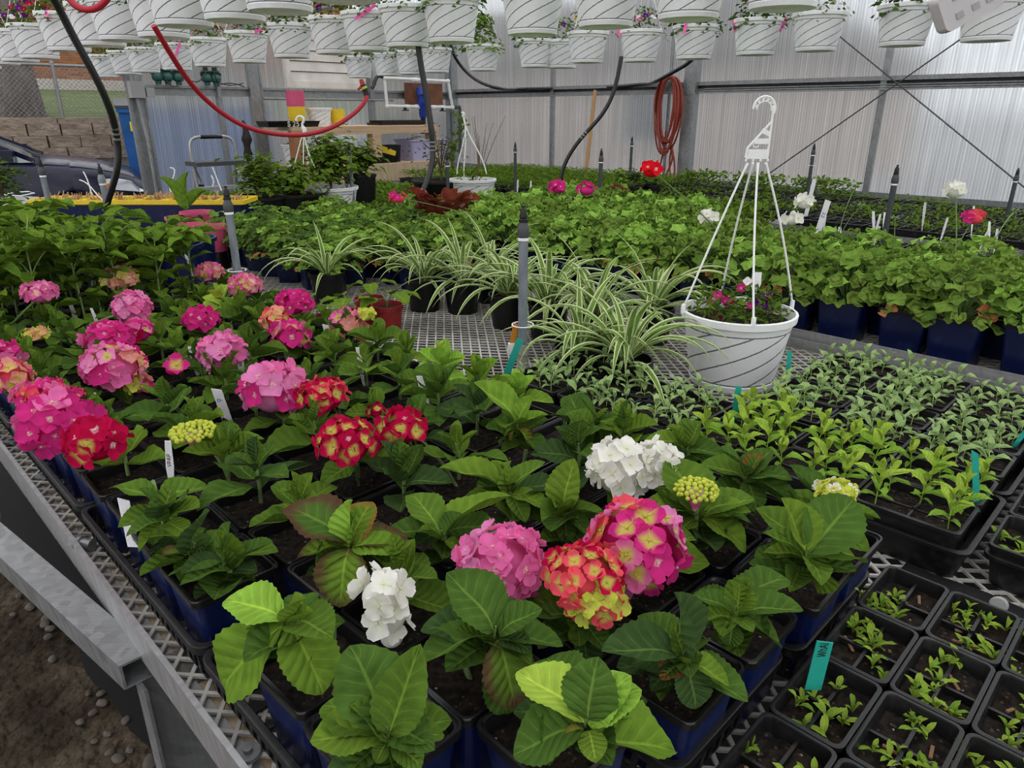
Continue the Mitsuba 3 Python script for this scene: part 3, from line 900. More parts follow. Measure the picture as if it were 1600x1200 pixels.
def square_pot_plys():
    hs, b = .066, .049
    body = MB().loft([rrect(b, b, .012, 0), rrect(b + .001, b + .001, .012, .02), rrect(hs - .006, hs - .006, .012, POT_H - .012)], cap0=True).ply('navy_plastic', 40)
    rim = MB().loft([rrect(hs - .0055, hs - .0055, .012, POT_H - .013), rrect(hs - .001, hs - .001, .013, POT_H - .013), rrect(hs, hs, .013, POT_H - .002), rrect(hs - .001, hs - .001, .013, POT_H),
                     rrect(hs - .0035, hs - .0035, .012, POT_H), rrect(hs - .005, hs - .005, .012, POT_H - .004), rrect(hs - .0075, hs - .0075, .011, POT_H - .004), rrect(hs - .009, hs - .009, .011, POT_H - .012),
                     rrect(hs - .013, hs - .013, .011, POT_H - .05)]).ply('pot_rim_plastic', 40)
    return body, rim


def soil_ply(hx, hy, r, seed, bsdf='soil', amp=.006, n=9, skirt=.0):
    g = np.linspace(-1, 1, n)
    v = np.array([(x * hx, y * hy, 0) for x in g for y in g])
    v[:, 2] = (meshkit.fbm(v * [90, 90, 1] + seed * 7.7, 3) - .5) * 2 * amp
    c = np.abs(v[:, :2]) - [hx - r, hy - r]
    out = (c[:, 0] > 0) & (c[:, 1] > 0)
    ln = np.linalg.norm(c, axis=1)
    k = np.where(out & (ln > r), r / np.maximum(ln, 1e-9), 1)
    v[:, :2] = np.where(out[:, None], np.sign(v[:, :2]) * ([hx - r, hy - r] + c * k[:, None]), v[:, :2])
    f = [[i * n + j, (i + 1) * n + j, (i + 1) * n + j + 1, i * n + j + 1] for i in range(n - 1) for j in range(n - 1)]
    return mikit.ply((v, f), bsdf, True, uv=v[:, :2] * 10)


POT_BODY, POT_RIM = square_pot_plys()
SOILS = [soil_ply(.056, .056, .011, k) for k in range(4)]


def square_pot(t, x, y, z=RIM_Z - POT_H, rot=0.0, tilt=(0, 0)):
    m = mv(x, y, z) @ rz(rot)
    put(t, 'pot', POT_BODY, m)
    put(t, 'pot_rim', POT_RIM, m, label='black pot rim')
    put(t, 'soil', rnd.choice(SOILS), m @ mv(0, 0, POT_H - .022))


def mesh_flat_plys(lx=.542, ly=.279, h=.062):
    'open lattice carrying tray: rim, slotted sides, lattice base'
    hx, hy = lx / 2, ly / 2
    rim = MB().loft([rrect(hx - .004, hy - .004, .022, h - .014), rrect(hx, hy, .024, h - .014), rrect(hx, hy, .024, h - .001), rrect(hx - .002, hy - .002, .023, h), rrect(hx - .009, hy - .009, .02, h), rrect(hx - .011, hy - .011, .02, h - .003), rrect(hx - .011, hy - .011, .02, h - .014)])
    rim = rim.ply('tray_plastic', 40)
    w, b = MB(), MB()
    w.loft([rrect(hx - .012, hy - .012, .02, 0), rrect(hx - .012, hy - .012, .02, .012)])
    w.loft([rrect(hx - .007, hy - .007, .02, h - .024), rrect(hx - .005, hy - .005, .02, h - .012)])
    for s, L, o in ((0, hx - .025, hy - .0105), (1, hy - .025, hx - .0105)):
        n = int(L * 2 / .021)
        for i in range(n + 1):
            q = -L + 2 * L * i / n
            for e in (-1, 1):
                a, c = (q, e * o, .008), (q + .007, e * (o + .003), h - .02)
                if s:
                    a, c = (a[1], a[0], a[2]), (c[1], c[0], c[2])
                w.bar(a, c, .009 if not s else .003, .003 if not s else .009, up=(0, 1, 0) if not s else (0, 1, 0))
    n = 13
    for i in range(n + 1):
        x = -hx + .014 + (lx - .028) * i / n
        b.box(x - .003, x + .003, -hy + .012, hy - .012, .001, .005)
    for i in range(7):
        y = -hy + .014 + (ly - .028) * i / 6
        b.box(-hx + .012, hx - .012, y - .003, y + .003, .0015, .0055)
    return rim, w.ply('tray_plastic'), b.ply('tray_plastic')


def label_tag(x, y, z, h=.07, w=.017, rot=0.0, lean=(0, 0), bsdf='label_plastic', text=None, label='', group=None, kind='plant_label', ink='ink', pointed=True, foot=None):
    'a flat plant tag stuck in the soil'
    k = thing(kind, label, 'plant tag', group)
    t = .0007
    g = -(foot or .3 * h) / h
    pts = [(-w / 2, .3), (-w / 2 + .002, 1), (w / 2 - .002, 1), (w / 2, .3), (.15 * w, g), (-.15 * w, g)] if pointed else [(-w / 2, 1), (w / 2, .92), (w / 2, g), (-w / 2, g)]
    ring = np.array([(a, b * h) for a, b in pts])
    v = np.array([(a + lean[0] * b, s * t + lean[1] * b, b) for s in (-1, 1) for a, b in ring])
    n = len(ring)
    f = [[0, i, i + 1] for i in range(1, n - 1)] + [[n, n + i + 1, n + i] for i in range(1, n - 1)]
    for i in range(n):
        j = (i + 1) % n
        f += [[i, n + i, n + j], [i, n + j, j]]
    m = mv(x, y, z) @ rz(rot)
    put(k, 'tag', mikit.ply((v, np.array(f)), bsdf), m)
    if text:
        tm = meshkit.text_mesh(text, w * .5, .0004)
        tv = np.array(tm.vertices)
        tv[:, 0] -= tv[:, 0].min()
        L = tv[:, 0].max()
        q = min(1.0, h * .62 / max(L, 1e-6))
        # read upwards along the tag, on the face that looks at -y
        tv = np.column_stack([-(tv[:, 1] - w * .22) * 1.0, -t - .0002 - tv[:, 2], h * .30 + tv[:, 0] * q])
        tv[:, 0] += lean[0] * tv[:, 2]
        tv[:, 1] += lean[1] * tv[:, 2]
        put(k, 'writing', mikit.ply((tv, np.array(tm.faces)[:, ::-1]), ink), m)
    return k
# ---- front bench: hydrangeas in navy pots in lattice trays
BENCH_Z = .75
FLAT = mesh_flat_plys()
ROW_Y = [.385, .690, .973]
tray_words = ['by the aisle', 'mid bench', 'by the seedlings']
for r in range(3):
    for k in range(4):
        t = thing('carrying_tray', f'black lattice tray of hydrangea pots {tray_words[r]}, {["first", "second", "third", "fourth"][k]} from the corner flat', 'tray', 'hydrangea trays')
        m = mv([-.592, -.556, -.543][r] - .5445 * k, ROW_Y[r], BENCH_Z + .002)
        for nm, q in zip(('rim', 'side_lattice', 'base_lattice'), FLAT):
            put(t, nm, q, m)

ORD = 'first second third fourth fifth sixth seventh eighth ninth tenth eleventh twelfth thirteenth fourteenth fifteenth sixteenth seventeenth eighteenth nineteenth twentieth last'.split()
LINE_NAME = ['in the aisle-edge line', 'in the second line', 'in the third line', 'in the fourth line', 'in the fifth line', 'in the innermost line']
LINES = [(.325, -.39), (.455, -.39), (.625, -.345), (.755, -.345), (.908, -.33), (1.038, -.33)]


def slot(line, k):
    y, x0 = LINES[line]
    return x0 - .1355 * k - (.005 if k > 3 else 0), y


PINK, HOT, CRIM, WHITE, LIME, PEACH = 0, 1, 2, 3, 4, 5
HERO = {}     # (line, k): list of leaves (tip px, py, tip z, width, tone, red, shape) after (base px, py, base z)
exec_leaf = None


def rosette(t, x, y, z, size=1.0, tones=(1, 2, 2, 3), pairs=4, lean=0.0, red=0, upright=.0):
    'opposite pairs of serrated leaves up a short stem; every leaf an entry'
    st = MB().tube([(x, y, z - .045), (x + .004, y, z), (x, y, z + .03 * size)], [.004, .0035, .002], 6)
    put(t, 'stem', st.ply('stem', True))
    a = U(0, math.pi)
    for k in range(pairs + 1):
        q = k / pairs
        L = size * (.098 - .05 * q) * U(.85, 1.15)
        el = math.radians(-4 + 22 * q + 55 * q * q + upright * 25) + U(-.12, .12)
        zz = z - .02 + .055 * size * q
        for s in (0, 1):
            b = a + math.pi * s + U(-.25, .25)
            base = np.array([x + .004 * math.cos(b), y + .004 * math.sin(b), zz])
            tip = base + L * np.array([math.cos(b) * math.cos(el), math.sin(b) * math.cos(el), math.sin(el)])
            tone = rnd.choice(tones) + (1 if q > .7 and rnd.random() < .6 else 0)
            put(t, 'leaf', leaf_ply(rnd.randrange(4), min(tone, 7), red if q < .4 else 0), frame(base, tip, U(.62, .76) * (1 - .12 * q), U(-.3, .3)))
        a += math.pi / 2 + U(-.2, .2)


def hero_leaves(t, base, leaves, fine=True, stem_from=None):
    b = at(*base)
    s0 = stem_from if stem_from is not None else (b[0], b[1])
    put(t, 'stem', MB().tube(curve([(s0[0], s0[1], RIM_Z - .03), ((s0[0] + b[0]) / 2, (s0[1] + b[1]) / 2, b[2] - .02), tuple(b), (b[0], b[1], b[2] + .012)], 8), [.0042, .0040, .0038, .0036, .0034, .003, .002, .001], 7).ply('stem', True))
    for i, (px, py, z, w, tone, red, shape, *roll) in enumerate(leaves):
        tip = at(px, py, z)
        d = unit(tip - b)
        put(t, 'leaf', leaf_ply(shape, tone, red, fine), frame(b + d * .004 - [0, 0, .001 * i], b + (tip - b) * 1.05, w * 1.12, roll[0] if roll else 0))
    a = U(0, 6)
    for i in range(9):
        z = b[2] - .012 - .006 * i
        q = np.array([s0[0] * .4 + b[0] * .6, s0[1] * .4 + b[1] * .6, max(z, RIM_Z - .005)])
        a += 2.4
        L = U(.055, .085) * (1 if i < 6 else .8)
        el = U(-.15, .45)
        put(t, 'leaf', leaf_ply(i % 4, rnd.choice((0, 1, 1, 2)), 0, fine), frame(q, q + L * np.array([math.cos(a) * math.cos(el), math.sin(a) * math.cos(el), math.sin(el)]), U(.64, .78), U(-.3, .3)))


def head_stem(t, x, y, c, r=.0035):
    put(t, 'flower_stem', MB().tube(curve([(x, y, RIM_Z - .03), (x * .6 + c[0] * .4, y * .6 + c[1] * .4, RIM_Z + .04), (c[0], c[1], c[2] - .01)], 8), r, 6).ply('stem', True))


# flowers: slot -> list of (px, py, z, radius, tones, eyes, squash, floret radius, low); words for the label
PK, HP, CR, WH, PE = [PINK, PINK, 10], [HOT, HOT, PINK], [CRIM], [WHITE], [PEACH, PINK, 10]
FLOWERS = {
    (1, 2): ('white', [(595, 926, .985, .036, WH, [3], .8, .019, -.1), (608, 962, .955, .030, WH, [3], .9, .019, -.2), (612, 992, .93, .022, WH, [3], .9, .016, -.1)], 'small ragged white flowers'),
    (2, 2): ('pink', [(783, 880, .975, .068, [PINK, PINK, 10], [0], .92, .0185, -.75)], 'large round even pink mophead'),
    (2, 1): ('red and lime', [(912, 900, .985, .058, [9, 9, CRIM], [1], .8, .0150, -.4), (932, 938, .965, .046, [LIME, LIME, 9], [1], .8, .0125, -.4)], 'red mophead with lime-yellow centres'),
    (3, 1): ('pink and yellow', [(990, 852, .985, .080, [HOT, PINK, 10, 9], [1, 1, 0], .86, .0235, -.65)], 'big magenta mophead with yellow centres'),
    (4, 2): ('white', [(968, 732, .985, .062, WH, [3], .85, .0195, -.5), (1022, 726, .985, .052, WH, [3], .8, .0195, -.5)], 'large white mophead in two lobes'),
    (5, 0): ('lime', [], 'pale yellow-green flat flower cluster'),
    (4, 1): ('lime buds', [], 'tight yellow-green bud cluster'),
    (2, 5): ('crimson', [(540, 690, 1.0, .062, CR, [1, 1, 0], .72, .0195, -.25)], 'crimson mophead with yellow eyes'),
    (3, 5): ('crimson', [(628, 668, .995, .050, CR, [0, 1], .66, .0195, -.2)], 'domed crimson mophead with pale eyes'),
    (0, 8): ('crimson', [(150, 690, .995, .058, CR, [0, 1], .66, .024, -.3)], 'crimson mophead drooping over its rim'),
    (0, 9): ('pink', [(88, 662, .985, .078, HP, [0], .85, .027, -.6)], 'huge bright pink drooping mophead'),
    (0, 11): ('pink', [(62, 615, .985, .062, [HOT, 9, PINK], [1, 0], .45, .013, -.2), (105, 622, .965, .040, [9, HOT], [1], .5, .014, -.2)], 'broad flat coral pink mophead'),
    (0, 12): ('pink and yellow', [(18, 590, .985, .048, [9, PEACH, HOT], [1], .8, .018, -.4)], 'coral and yellow mophead'),
    (0, 14): ('pink', [(2, 557, .985, .050, HP, [0], .9, .020, -.5)], 'deep pink mophead near the peppers'),
    (3, 8): ('pink', [(428, 606, .985, .078, [10, PINK, HOT], [0], .85, .028, -.55)], 'very large two-tone pink mophead'),
    (3, 7): ('crimson and yellow', [(505, 618, .985, .060, [CRIM, CRIM, 9], [1], .62, .0185, -.25)], 'crimson mophead dotted with yellow'),
    (3, 11): ('pink', [(348, 550, .985, .064, [10, PINK], [0], .85, .024, -.55)], 'round violet-pink mophead'),
    (2, 11): ('crimson', [(272, 575, .96, .030, [HOT, CRIM], [1], .7, .024, -.1)], 'few large magenta and yellow florets'),
    (1, 11): ('pink and yellow', [(177, 572, .985, .078, [PINK, HOT, 10, PEACH], [1, 0, 0], .85, .022, -.6), (215, 600, .94, .036, [PEACH, LIME, HOT], [1], .7, .015, -.3)], 'loose pink mophead with yellow patches'),
    (1, 13): ('pink', [(168, 527, .985, .072, [HOT, HOT, PINK], [0], .55, .022, -.3), (213, 518, .975, .052, [HOT, CRIM, PINK], [1, 0], .65, .017, -.3)], 'two merged hot pink mopheads'),
    (1, 15): ('pink', [(206, 480, 1.01, .060, [10, PINK, PINK], [0], .9, .018, -.7)], 'tall rosy pink mophead'),
    (2, 16): ('peach', [(187, 434, 1.01, .068, [PEACH, LIME, PEACH, 10], [1, 2], .66, .017, -.4)], 'peach and yellow mophead by the peppers'),
    (0, 16): ('pink', [(62, 457, 1.03, .058, PK, [0, 2], .6, .016, -.3)], 'long-stalked pink mophead'),
    (0, 15): ('yellow buds', [(58, 522, .97, .040, [LIME, PEACH], [1], .45, .012, 0)], 'flat yellow half-open cluster'),
    (4, 16): ('pink', [(327, 425, .99, .058, [PINK, PINK, PEACH], [1, 0], .62, .016, -.4)], 'pink mophead farthest back by the lattice tray'),
    (4, 15): ('peach', [(383, 446, .985, .064, [PEACH, PINK, PINK], [1, 2], .66, .018, -.4)], 'salmon mophead behind a lime leaf'),
    (3, 13): ('pink', [(314, 500, .975, .058, [HOT, HOT], [0], .62, .02, -.3)], 'hot pink mophead hidden behind a leaf'),
    (5, 13): ('magenta', [(459, 473, .985, .064, [HOT], [0], .66, .019, -.4)], 'dark magenta mophead'),
    (4, 12): ('salmon', [(431, 499, .97, .048, [9, PEACH, 9], [1], .75, .018, -.4)], 'salmon pink mophead with yellow eyes'),
    (4, 11): ('pink', [(453, 525, .955, .060, [HOT, PINK], [0, 1], .72, .026, -.4)], 'loose bright pink mophead of large florets'),
    (5, 11): ('pink', [(541, 505, .955, .056, [PINK, PEACH, PINK], [1, 0], .85, .025, -.6)], 'soft pink mophead near the open bench mesh'),
    (5, 10): ('lime', [(570, 492, .975, .034, [LIME], [1], .6, .014, -.1)], 'small lime-green flower cluster'),
    (3, 4): ('red', [(587, 643, .945, .020, [CRIM], [1], .7, .012, 0)], 'few tiny red florets'),
    (1, 6): ('lime buds', [], 'flat yellow-green bud cluster'),
}
BARE = {(0, 0), (0, 3), (1, 9), (3, 15), (2, 15), (1, 16), (3, 9)}
HEROES = {}
# hand-placed foliage of the nearest plants: base (px, py, z) and leaves (tip px, py, z, width, tone, red, shape, roll)
HEROES.update({
    (0, 2): ((447, 972, .965), [(352, 945, .985, .85, 5, 0, 1), (500, 1080, .900, .74, 4, 0, 1), (360, 1072, .865, .55, 4, 0, 1, .9), (478, 938, 1.0, .62, 3, 0, 2), (386, 985, .955, .75, 3, 0, 0, -.2), (490, 958, .98, .5, 4, 0, 2)]),
    (0, 1): ((606, 1150, .95), [(548, 1016, 1.005, .78, 1, 0, 1), (490, 1160, .955, .85, 3, 0, 0), (655, 1012, 1.02, .52, 2, 0, 2, -.5), (508, 1108, .95, .7, 2, 0, 1), (588, 1190, .93, .8, 2, 0, 0, .4), (655, 1200, .925, .8, 2, 0, 1), (690, 1150, .93, .7, 2, 0, 0), (548, 1105, .985, .75, 2, 0, 2)]),
    (1, 0): ((918, 1130, .975), [(935, 1030, 1.03, .85, 1, 0, 1), (945, 1045, 1.01, .75, 5, 0, 2), (812, 1055, .98, .62, 6, 0, 0), (1000, 1082, 1.0, .8, 5, 0, 1), (930, 1190, .96, .85, 3, 0, 1), (808, 1180, .94, .9, 1, 0, 0), (1050, 1170, .93, .6, 4, 0, 3), (885, 1160, .965, .7, 5, 2, 2), (985, 1060, 1.01, .7, 5, 0, 1)]),
    (1, 1): ((775, 992, .965), [(700, 900, 1.02, .85, 1, 0, 0), (655, 1045, .945, .62, 1, 0, 0, -.3), (800, 1100, .90, .78, 2, 1, 1), (845, 955, .99, .8, 1, 0, 0), (715, 985, .98, .5, 2, 0, 3), (828, 1020, .955, .75, 0, 0, 1), (788, 1110, .875, .62, 1, 0, 1), (875, 1010, .945, .55, 1, 0, 0)]),
    (1, 3): ((546, 852, .965), [(532, 945, .905, .85, 4, 1, 0), (447, 800, 1.0, .78, 1, 1, 1), (468, 872, .95, .62, 3, 1, 0), (637, 850, .955, .66, 2, 1, 0), (628, 862, .965, .5, 4, 0, 1, -.4), (465, 825, .985, .55, 4, 0, 0), (582, 788, 1.0, .75, 3, 2, 1), (552, 785, 1.035, .35, 5, 0, 2), (560, 800, 1.01, .5, 4, 0, 2), (470, 805, .98, .6, 3, 0, 0)]),
    (0, 4): ((362, 890, .93), [(362, 818, 1.0, .72, 1, 0, 0), (285, 915, .92, .55, 1, 0, 0), (425, 850, .97, .5, 1, 0, 0), (400, 895, .93, .85, 0, 0, 1), (342, 830, .985, .5, 3, 0, 2), (335, 862, .97, .4, 2, 0, 2)]),
    (0, 5): ((300, 868, .93), [(328, 802, 1.0, .65, 0, 0, 0), (256, 870, .955, .62, 2, 1, 0), (320, 882, .91, .6, 2, 0, 1), (330, 845, .955, .6, 1, 0, 0)]),
    (0, 6): ((255, 812, .955), [(218, 768, 1.01, .85, 1, 0, 0), (285, 785, 1.0, .85, 0, 0, 1), (200, 838, .94, .75, 1, 0, 0), (310, 795, .98, .85, 3, 0, 0), (220, 862, .915, .6, 3, 0, 0), (292, 838, .94, .75, 4, 0, 1), (270, 760, .995, .8, 2, 0, 0)]),
    (2, 0): ((1068, 1030, .955), [(1052, 930, 1.03, .75, 0, 0, 2, -.3), (945, 1020, .975, .6, 0, 0, 0), (1085, 1104, .915, .9, 0, 0, 1), (1135, 1070, .93, .62, 3, 0, 0), (1035, 1062, .945, .85, 1, 2, 1), (990, 1040, .935, .8, 0, 0, 1), (1048, 975, .985, .6, 2, 0, 1), (1090, 1035, .97, .6, 3, 0, 2), (1020, 1078, .92, .7, 0, 0, 1)]),
    (3, 0): ((1148, 960, .965), [(1085, 932, .97, .6, 1, 0, 0), (1152, 912, 1.01, .85, 3, 0, 1), (1250, 955, .965, .55, 1, 0, 0), (1215, 1010, .92, .75, 1, 0, 0), (1088, 970, .95, .5, 4, 0, 0), (1178, 905, 1.01, .6, 2, 0, 2), (1175, 988, .965, .7, 2, 0, 1), (1140, 1008, .93, .9, 1, 0, 1), (1120, 985, .945, .7, 1, 0, 0)]),
    (2, 1): ((900, 965, .93), [(835, 965, .93, .6, 1, 0, 0), (945, 1015, .915, .7, 1, 0, 0), (905, 1008, .90, .9, 2, 0, 0), (960, 968, .93, .7, 1, 0, 1)]),
    (2, 2): ((775, 915, .93), [(720, 890, .945, .7, 1, 0, 0), (835, 935, .93, .6, 1, 0, 0), (740, 940, .92, .7, 1, 0, 1)]),
    (4, 0): ((1260, 868, .965), [(1222, 782, 1.02, .62, 3, 0, 2), (1330, 785, 1.01, .62, 1, 0, 0, -.4), (1195, 835, .98, .62, 2, 0, 0), (1338, 880, .93, .66, 2, 0, 1), (1195, 865, .95, .6, 3, 0, 0), (1275, 925, .90, .85, 3, 0, 1), (1205, 880, .93, .7, 2, 0, 1), (1290, 850, .955, .7, 3, 0, 1)]),
    (5, 0): ((1293, 800, .935), [(1245, 742, .99, .72, 1, 0, 0), (1372, 812, .93, .45, 2, 0, 0), (1350, 825, .915, .5, 2, 0, 0), (1247, 800, .945, .7, 2, 0, 1), (1235, 730, .98, .5, 1, 0, 0)]),
    (4, 1): ((1090, 806, .945), [(1047, 720, 1.0, .80, 2, 0, 0), (1160, 862, .90, .80, 3, 0, 1), (1010, 788, .955, .72, 3, 0, 0), (1170, 802, .955, .6, 4, 0, 1), (1175, 782, .965, .7, 2, 0, 0), (1062, 832, .93, .8, 2, 0, 1), (1030, 770, .965, .7, 1, 0, 0)]),
    (3, 2): ((882, 800, .93), [(898, 720, 1.01, .66, 3, 0, 0), (942, 805, .94, .42, 2, 0, 0), (848, 815, .95, .5, 2, 0, 2), (920, 838, .91, .55, 1, 0, 0), (905, 785, .95, .7, 1, 0, 1), (885, 848, .895, .7, 1, 0, 1), (868, 795, .965, .5, 3, 0, 2)]),
    (2, 3): ((690, 840, .94), [(796, 780, .97, .48, 3, 0, 0, .3), (642, 778, .96, .5, 2, 0, 1), (722, 805, .97, .8, 1, 0, 2), (605, 832, .94, .5, 1, 0, 0), (730, 872, .91, .7, 3, 0, 1), (655, 830, .96, .6, 2, 0, 2)]),
    (3, 3): ((795, 770, .945), [(690, 735, .965, .42, 3, 0, 0), (850, 725, .985, .55, 2, 0, 0), (768, 722, .995, .42, 4, 0, 2), (850, 795, .93, .7, 3, 0, 1), (820, 815, .92, .6, 2, 0, 0), (800, 722, 1.0, .5, 4, 0, 2), (745, 760, .95, .6, 1, 0, 0)]),
    (4, 4): ((808, 665, .965), [(742, 602, 1.04, .78, 4, 0, 0), (830, 620, 1.01, .55, 4, 0, 0), (855, 650, .97, .5, 4, 0, 0), (828, 702, .92, .62, 4, 2, 0), (800, 690, .93, .7, 4, 2, 0), (785, 695, .92, .7, 3, 0, 1)]),
    (5, 4): ((928, 665, .965), [(905, 622, 1.02, .68, 1, 0, 0), (962, 650, .985, .6, 1, 0, 0), (898, 690, .95, .75, 3, 0, 1), (970, 685, .94, .6, 3, 0, 1), (905, 708, .92, .8, 1, 0, 0), (950, 640, 1.0, .6, 3, 0, 0), (885, 648, .97, .8, 2, 0, 1)]),
    (5, 2): ((1075, 700, .955), [(1095, 660, 1.0, .9, 2, 0, 2), (1010, 690, .965, .6, 3, 0, 0), (1042, 668, .99, .6, 3, 0, 2), (1115, 735, .93, .75, 1, 0, 1), (1092, 715, .95, .6, 2, 0, 1), (1070, 655, .995, .7, 2, 0, 0)]),
    (5, 1): ((1165, 745, .95), [(1125, 705, 1.0, .8, 1, 0, 0), (1242, 790, .93, .5, 1, 0, 0), (1190, 712, .98, .6, 2, 2, 2), (1235, 752, .955, .7, 1, 0, 1), (1180, 800, .91, .7, 1, 0, 1), (1205, 705, .985, .7, 1, 0, 0)]),
})
SOME = {(0, 7): (3, 4), (1, 4): (2, 3), (2, 4): (0, 1), (3, 6): (2, 3), (4, 3): (0, 1), (5, 5): (4, 4), (5, 6): (3, 4), (5, 7): (4, 5), (5, 8): (2, 3), (4, 8): (2, 3), (4, 14): (6, 6), (4, 5): (0, 1)}
for line in range(6):
    for k in range(17):
        if (line, k) in BARE and (line, k) not in FLOWERS and (line, k) not in HEROES:
            if (line, k) in ((0, 3), (0, 0)):
                continue
        x, y = slot(line, k)
        if k == 16 and line in (0, 2):
            y += .01
        x += U(-.004, .004)
        y += U(-.004, .004)
        fl = FLOWERS.get((line, k))
        pos = f'{ORD[k]} pot {LINE_NAME[line]}'
        bare = (line, k) in BARE and not fl and (line, k) not in HEROES
        lab = f'hydrangea with {fl[2]}, {pos}' if fl else (f'navy pot of bare dark soil, {pos}' if bare else f'flowerless leafy hydrangea, {pos}')
        t = thing('potted_hydrangea' if not bare else 'soil_pot', lab, 'hydrangea' if not bare else 'plant pot', 'hydrangeas in navy pots' if not bare else 'pots of bare soil')
        square_pot(t, x, y, rot=U(-.03, .03))
        if bare:
            continue
        if (line, k) in HEROES:
            hero_leaves(t, *HEROES[(line, k)], stem_from=(x, y))
        else:
            tones = SOME.get((line, k)) or rnd.choice([(0, 1, 1), (1, 1, 2), (1, 2, 2), (1, 2, 3), (2, 2, 3)])
            rosette(t, x, y, RIM_Z + .04, U(.85, 1.08) * (.9 if fl else 1), tones, rnd.choice((3, 4, 4)), upright=U(0, .5))
        if fl:
            for px, py, z, R, tn, ey, sq, fr, low in fl[1]:
                c = at(px, py, z)
                head_stem(t, x, y, c)
                flower_head(t, c, R, tn, ey, fine=line < 4 and k < 4, squash=sq, fr=fr, low=low, holes=.25 if (line, k) == (1, 2) else .03)
            if (line, k) == (4, 1):
                bud_head(t, at(1088, 768, .99), .032)
                head_stem(t, *at(1092, 806, .94)[:2], at(1088, 768, .99), .004)
            if (line, k) == (5, 0):
                c = at(1306, 770, .985)
                head_stem(t, x, y, c)
                flower_head(t, c, .038, [LIME, LIME, 3], [1], True, .5, .0095, .1)
            if (line, k) == (1, 6):
                bud_head(t, at(302, 676, .965), .040, 4, .32)
                head_stem(t, x, y, at(302, 676, .96))
# ---- groups: a kind is built once with its parts and placed as instances
_seedbase = {}


class Group:
    def __init__(self, gid):
        self.gid, self.d, self.c = gid, {'type': 'shapegroup'}, {}

    def put(self, name, ply, m=None):
        n = self.c.get(name, -1) + 1
        self.c[name] = n
        key = name if n == 0 else f'{name}_{n:03d}'
        e = dict(ply)
        if m is not None:
            e['to_world'] = T(np.asarray(m, float).tolist())
        self.d[key] = e
        return key

    def done(self):
        scene[self.gid] = self.d
        return self.gid


def instance(key, gid, m):
    scene[key] = {'type': 'instance', 'to_world': T(np.asarray(m, float).tolist()), 'g': {'type': 'ref', 'id': gid}}
    return key


# ---- sown flats: solid trays, packs of cells, seedlings
def pack_plys(px, py, h, nx, ny, rim=.007):
    hx, hy = px / 2, py / 2
    m = MB().loft([rrect(hx - .014, hy - .014, .010, 0), rrect(hx - rim * .6, hy - rim * .6, .012, h - .012), rrect(hx - .0006, hy - .0006, .012, h - .008), rrect(hx - .0006, hy - .0006, .012, h - .001), rrect(hx - .002, hy - .002, .011, h), rrect(hx - rim, hy - rim, .009, h), rrect(hx - rim - .001, hy - rim - .001, .009, h - .003), rrect(hx - rim - .004, hy - rim - .004, .008, h - .03)], cap0=True)
    for i in range(1, nx):
        x = -hx + px * i / nx
        m.box(x - .0022, x + .0022, -hy + rim, hy - rim, h - .035, h - .013)
    for j in range(1, ny):
        y = -hy + py * j / ny
        m.box(-hx + rim, hx - rim, y - .0022, y + .0022, h - .035, h - .013)
    for i in range(1, nx):
        for j in range(1, ny):
            m.lathe([(.010, h - .03), (.004, h - .009), (0, h - .009)], 4, mv(-hx + px * i / nx, -hy + py * j / ny, 0))
    return m.ply('tray_plastic', 40), [soil_ply(hx - rim - .002, hy - rim - .002, .008, k, amp=.007, n=11) for k in (11, 12, 13)]


def solid_flat(lx, ly, h):
    hx, hy = lx / 2, ly / 2
    return MB().loft([rrect(hx - .018, hy - .018, .018, 0), rrect(hx - .010, hy - .010, .02, h - .010), rrect(hx - .009, hy - .009, .02, h - .004), rrect(hx, hy, .022, h - .006), rrect(hx, hy, .022, h), rrect(hx - .002, hy - .002, .021, h + .001), rrect(hx - .009, hy - .009, .02, h + .001), rrect(hx - .011, hy - .011, .02, h - .008), rrect(hx - .019, hy - .019, .018, .004), rrect(hx - .1, hy - .1, .01, .004)], cap0=True).ply('tray_plastic', 40)


def seedling_ply(seed, H, kind):
    r = random.Random(seed)
    mb = MB()
    lean = (r.uniform(-.12, .12) * H, r.uniform(-.12, .12) * H)
    mb.tube([(0, 0, -.004), (lean[0] * .5, lean[1] * .5, H * .45), (lean[0], lean[1], H * .8)], [.0011, .001, .0008], 4, False)
    mb.uv[-1] = coded(np.full((len(mb.v[-1]), 2), .5), 5 if kind else 9, 0)
    lv, lf, luv = leaf_template(5, 2, .10, .14, 0, 1, .5, .1, seed)
    a = r.uniform(0, 6.3)
    for k in range(4 if kind else 3):
        q = (k + 1) / (4 if kind else 3)
        for s in (0, 1):
            b = a + math.pi * s + r.uniform(-.2, .2)
            el = math.radians([0, 12, 35, 62][k] if kind else [-2, 18, 50][k]) + r.uniform(-.15, .15)
            L = H * ([.40, .70, .70, .45][k] if kind else [.55, .82, .62][k]) * r.uniform(.85, 1.15)
            base = np.array([lean[0] * q, lean[1] * q, H * (.18 + .62 * q * q)])
            tip = base + L * np.array([math.cos(b) * math.cos(el), math.sin(b) * math.cos(el), math.sin(el)])
            m = frame(base, tip, r.uniform(.36, .48))
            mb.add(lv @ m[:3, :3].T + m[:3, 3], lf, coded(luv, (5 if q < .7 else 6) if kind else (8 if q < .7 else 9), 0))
        a += math.pi / 2
    return mb.ply('leaf', True)


